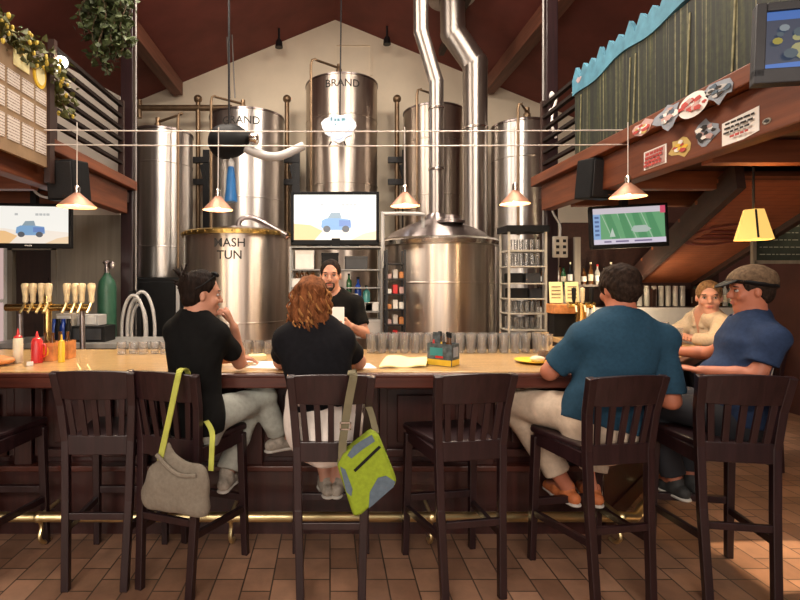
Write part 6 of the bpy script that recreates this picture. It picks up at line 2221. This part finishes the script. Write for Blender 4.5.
# drinks by the angled corner
def drink(u, d, lab, mat, fill, r=.040, h=.155):
    c = V((u - U0) * d / FOC, d, BT + .001)
    lathe_obj('beer_glass', [('glass', glass_prof(r, h), M['glass']), ('beer', [(0, .012), (r * .80, .012), (r * .80 + (r * .14) * fill, .012 + (h - .02) * fill), (0, .012 + (h - .02) * fill)], M[mat])], c, lab, 'glass')
drink(677, 3.95, 'pint of dark amber beer before the capped man', 'beer', .45)
drink(656, 4.25, 'pint of amber beer between the man in blue and the woman in beige', 'beer', .75)
drink(664, 4.55, 'pint of pale amber beer furthest back on the angled bar corner', 'beer', .85)
c = V((650 - U0) * 4.7 / FOC, 4.7, BT + .001)
lathe_obj('bowl', [('bowl', [(0, 0), (.05, 0), (.10, .06), (.096, .06), (.05, .008), (0, .008)], M['white'])], c, 'white bowl on the bar return beyond the man in blue', 'bowl', seg=28)
# small red candle and dark pepper by the capped man
c = V((688 - U0) * 3.3 / FOC, 3.36, BT + .001)
# chalkboard at the right
c = P(778, 240, 5.2)
t = thing('chalkboard', 'tan-framed green chalkboard behind the yellow shade lamp', 'chalkboard', c - V(0, 0, .25))
w, h = .52, .46
MB().box(c, (w, .02, h)).build('slate', M['chalk'], t, smooth=False)
fr_ = MB()
for s in (-1, 1):
    fr_.box(c + V(s * w / 2, -.005, 0), (.035, .035, h + .035)).box(c + V(0, -.005, s * h / 2), (w, .035, .035))
fr_.build('frame', M['walltan'], t, smooth=False)
ck = MB()
q = random.Random(8)
for r_ in range(5):
    x = -.2
    while x < .18:
        l = q.uniform(.02, .06)
        ck.box(c + V(x + l / 2, -.0115, .15 - r_ * .075), (l, .002, .010 if r_ else .02)); x += l + .015
ck.build('chalk_writing', pm('chalk_dust', (.30, .32, .28), .9), t, smooth=False)
for s in (-1, 1):
    MB().tube([c + V(s * .2, 0, h / 2), V(c.x + s * .2, c.y, 2.57)], .006, 6).build('hanging_wire', M['blackmetal'], t)
# ================================================================ LIGHT
def area(name, loc, rot, sx, sy, power, col):
    l = bpy.data.lights.new(name, 'AREA')
    l.shape = 'RECTANGLE'; l.size, l.size_y = sx, sy
    l.energy = power; l.color = col
    o = bpy.data.objects.new(name, l)
    COL.objects.link(o)
    o.location = loc; o.rotation_euler = rot
    return o


DAY = (1.0, .87, .73)
for (a, b), pw in zip(FW, (58, 58, 44, 6, 1)):
    area('window_daylight', ((a + b) / 2, YF + .01, (ZA + ZB) / 2), (R(90), 0, 0), b - a - .1, ZB - ZA - .1, pw, DAY)
area('gable_daylight', (0, YF + .01, (ZC + ZD) / 2), (R(90), 0, 0), 5.7, ZD - ZC - .1, 300, DAY)
for x in (-1.5, 1.7):  # fill from the added skylights
    area('added_skylight', (x, 4.6, roof_z(x) - .06), (0, math.atan(SL) * (1 if x > 0 else -1), 0), 1.3, 3.0, 300, DAY)


def spot(loc, tgt, power, col, ang, blend=.6, r=.04):
    l = bpy.data.lights.new('lamp_light', 'SPOT')
    l.energy = power; l.color = col; l.spot_size = R(ang); l.spot_blend = blend; l.shadow_soft_size = r
    o = bpy.data.objects.new('lamp_light', l); COL.objects.link(o)
    o.location = loc
    o.rotation_euler = (Vector(tgt) - Vector(loc)).to_track_quat('-Z', 'Y').to_euler()
    return o


def point(loc, power, col, r=.05):
    l = bpy.data.lights.new('lamp_light', 'POINT')
    l.energy = power; l.color = col; l.shadow_soft_size = r
    o = bpy.data.objects.new('lamp_light', l); COL.objects.link(o)
    o.location = loc
    return o


WARM = (1.0, .72, .40)
for c in PEN:
    point(c + V(0, 0, .004), 26, WARM, .03)
point(LAMP + V(0, 0, .12), 30, (1.0, .60, .22))
spot(SPOT + V(.05, -.05, -.05), V(XB, 3.9, 3.3), 60, (1, .80, .50), 110, .6)
point(SIGN + V(0, -.12, 0), 5, (.85, .9, 1), .12)

for x, y in ((3.2, 5.4), (5.05, 4.9)):  # lamps added to lift the dark back bar
    t = thing('fill_light', 'small added downlight under the right balcony, %s' % ('nearer the glass rack' if x < 4 else 'nearer the right wall'), 'lamp', (x, y, 2.5))
    MB().lathe([(.055, 0), (.07, 0), (.075, .06), (.0, .06), (0, .03), (.05, .03)], (x, y, 2.5), 20).build('housing', M['blackmetal'], t)
    MB().lathe([(0, .012), (.048, .012), (.048, .026), (0, .026)], (x, y, 2.5), 20).build('lens', M['bulb'], t)
    spot(V(x, y, 2.505), (x, y, 0), 26, WARM, 130, .6, .04)

c_ = V(3.72, 6.42, .971)
t = thing('counter_lamp', 'small bright white lamp on the back counter beyond the man in blue', 'lamp', c_)
MB().lathe([(0, 0), (.06, 0), (.06, .012), (.012, .02), (.012, .42), (0, .42)], c_, 20).build('stand', M['steel_dark'], t)
MB().lathe([(.05, .42), (.055, .50), (.03, .56), (0, .57)], c_, 20).build('lit_globe', emis('lit_globe', (1, .86, .66), 5), t)
point(c_ + V(0, -.12, .55), 24, (1.0, .74, .46), .06)

sun = bpy.data.lights.new('sun', 'SUN')
sun.energy = 11; sun.color = (1.0, .70, .42); sun.angle = R(.6)
so_ = bpy.data.objects.new('sun', sun); COL.objects.link(so_)
so_.location = (8, 3, 5)
so_.rotation_euler = V(-.87, -.04, -.45).to_track_quat('-Z', 'Y').to_euler()

w = bpy.data.worlds.new('world')
SC.world = w
w.use_nodes = True
bg = w.node_tree.nodes['Background']
bg.inputs[0].default_value = (.80, .88, 1.0, 1)
bg.inputs[1].default_value = 1.0

# ================================================================ CAMERA
cam = bpy.data.cameras.new('camera')
cam.sensor_width = 36
cam.lens = FOC / 800 * 36
cam.shift_x = (400 - U0) / 800
cam.shift_y = -(300 - V0) / 800
cam.clip_start = .05
co = bpy.data.objects.new('camera', cam)
COL.objects.link(co)
co.location = (0, 0, EYE)
co.rotation_euler = (R(90), 0, 0)
SC.camera = co
vs_ = SC.view_settings
vs_.view_transform = 'Standard'
vs_.look = 'None'
vs_.exposure = 0.0
vs_.gamma = 1.0
vs_.use_curve_mapping = False
SC.cycles.max_bounces = 10
SC.cycles.transmission_bounces = 8
SC.cycles.caustics_reflective = False
SC.cycles.caustics_refractive = False
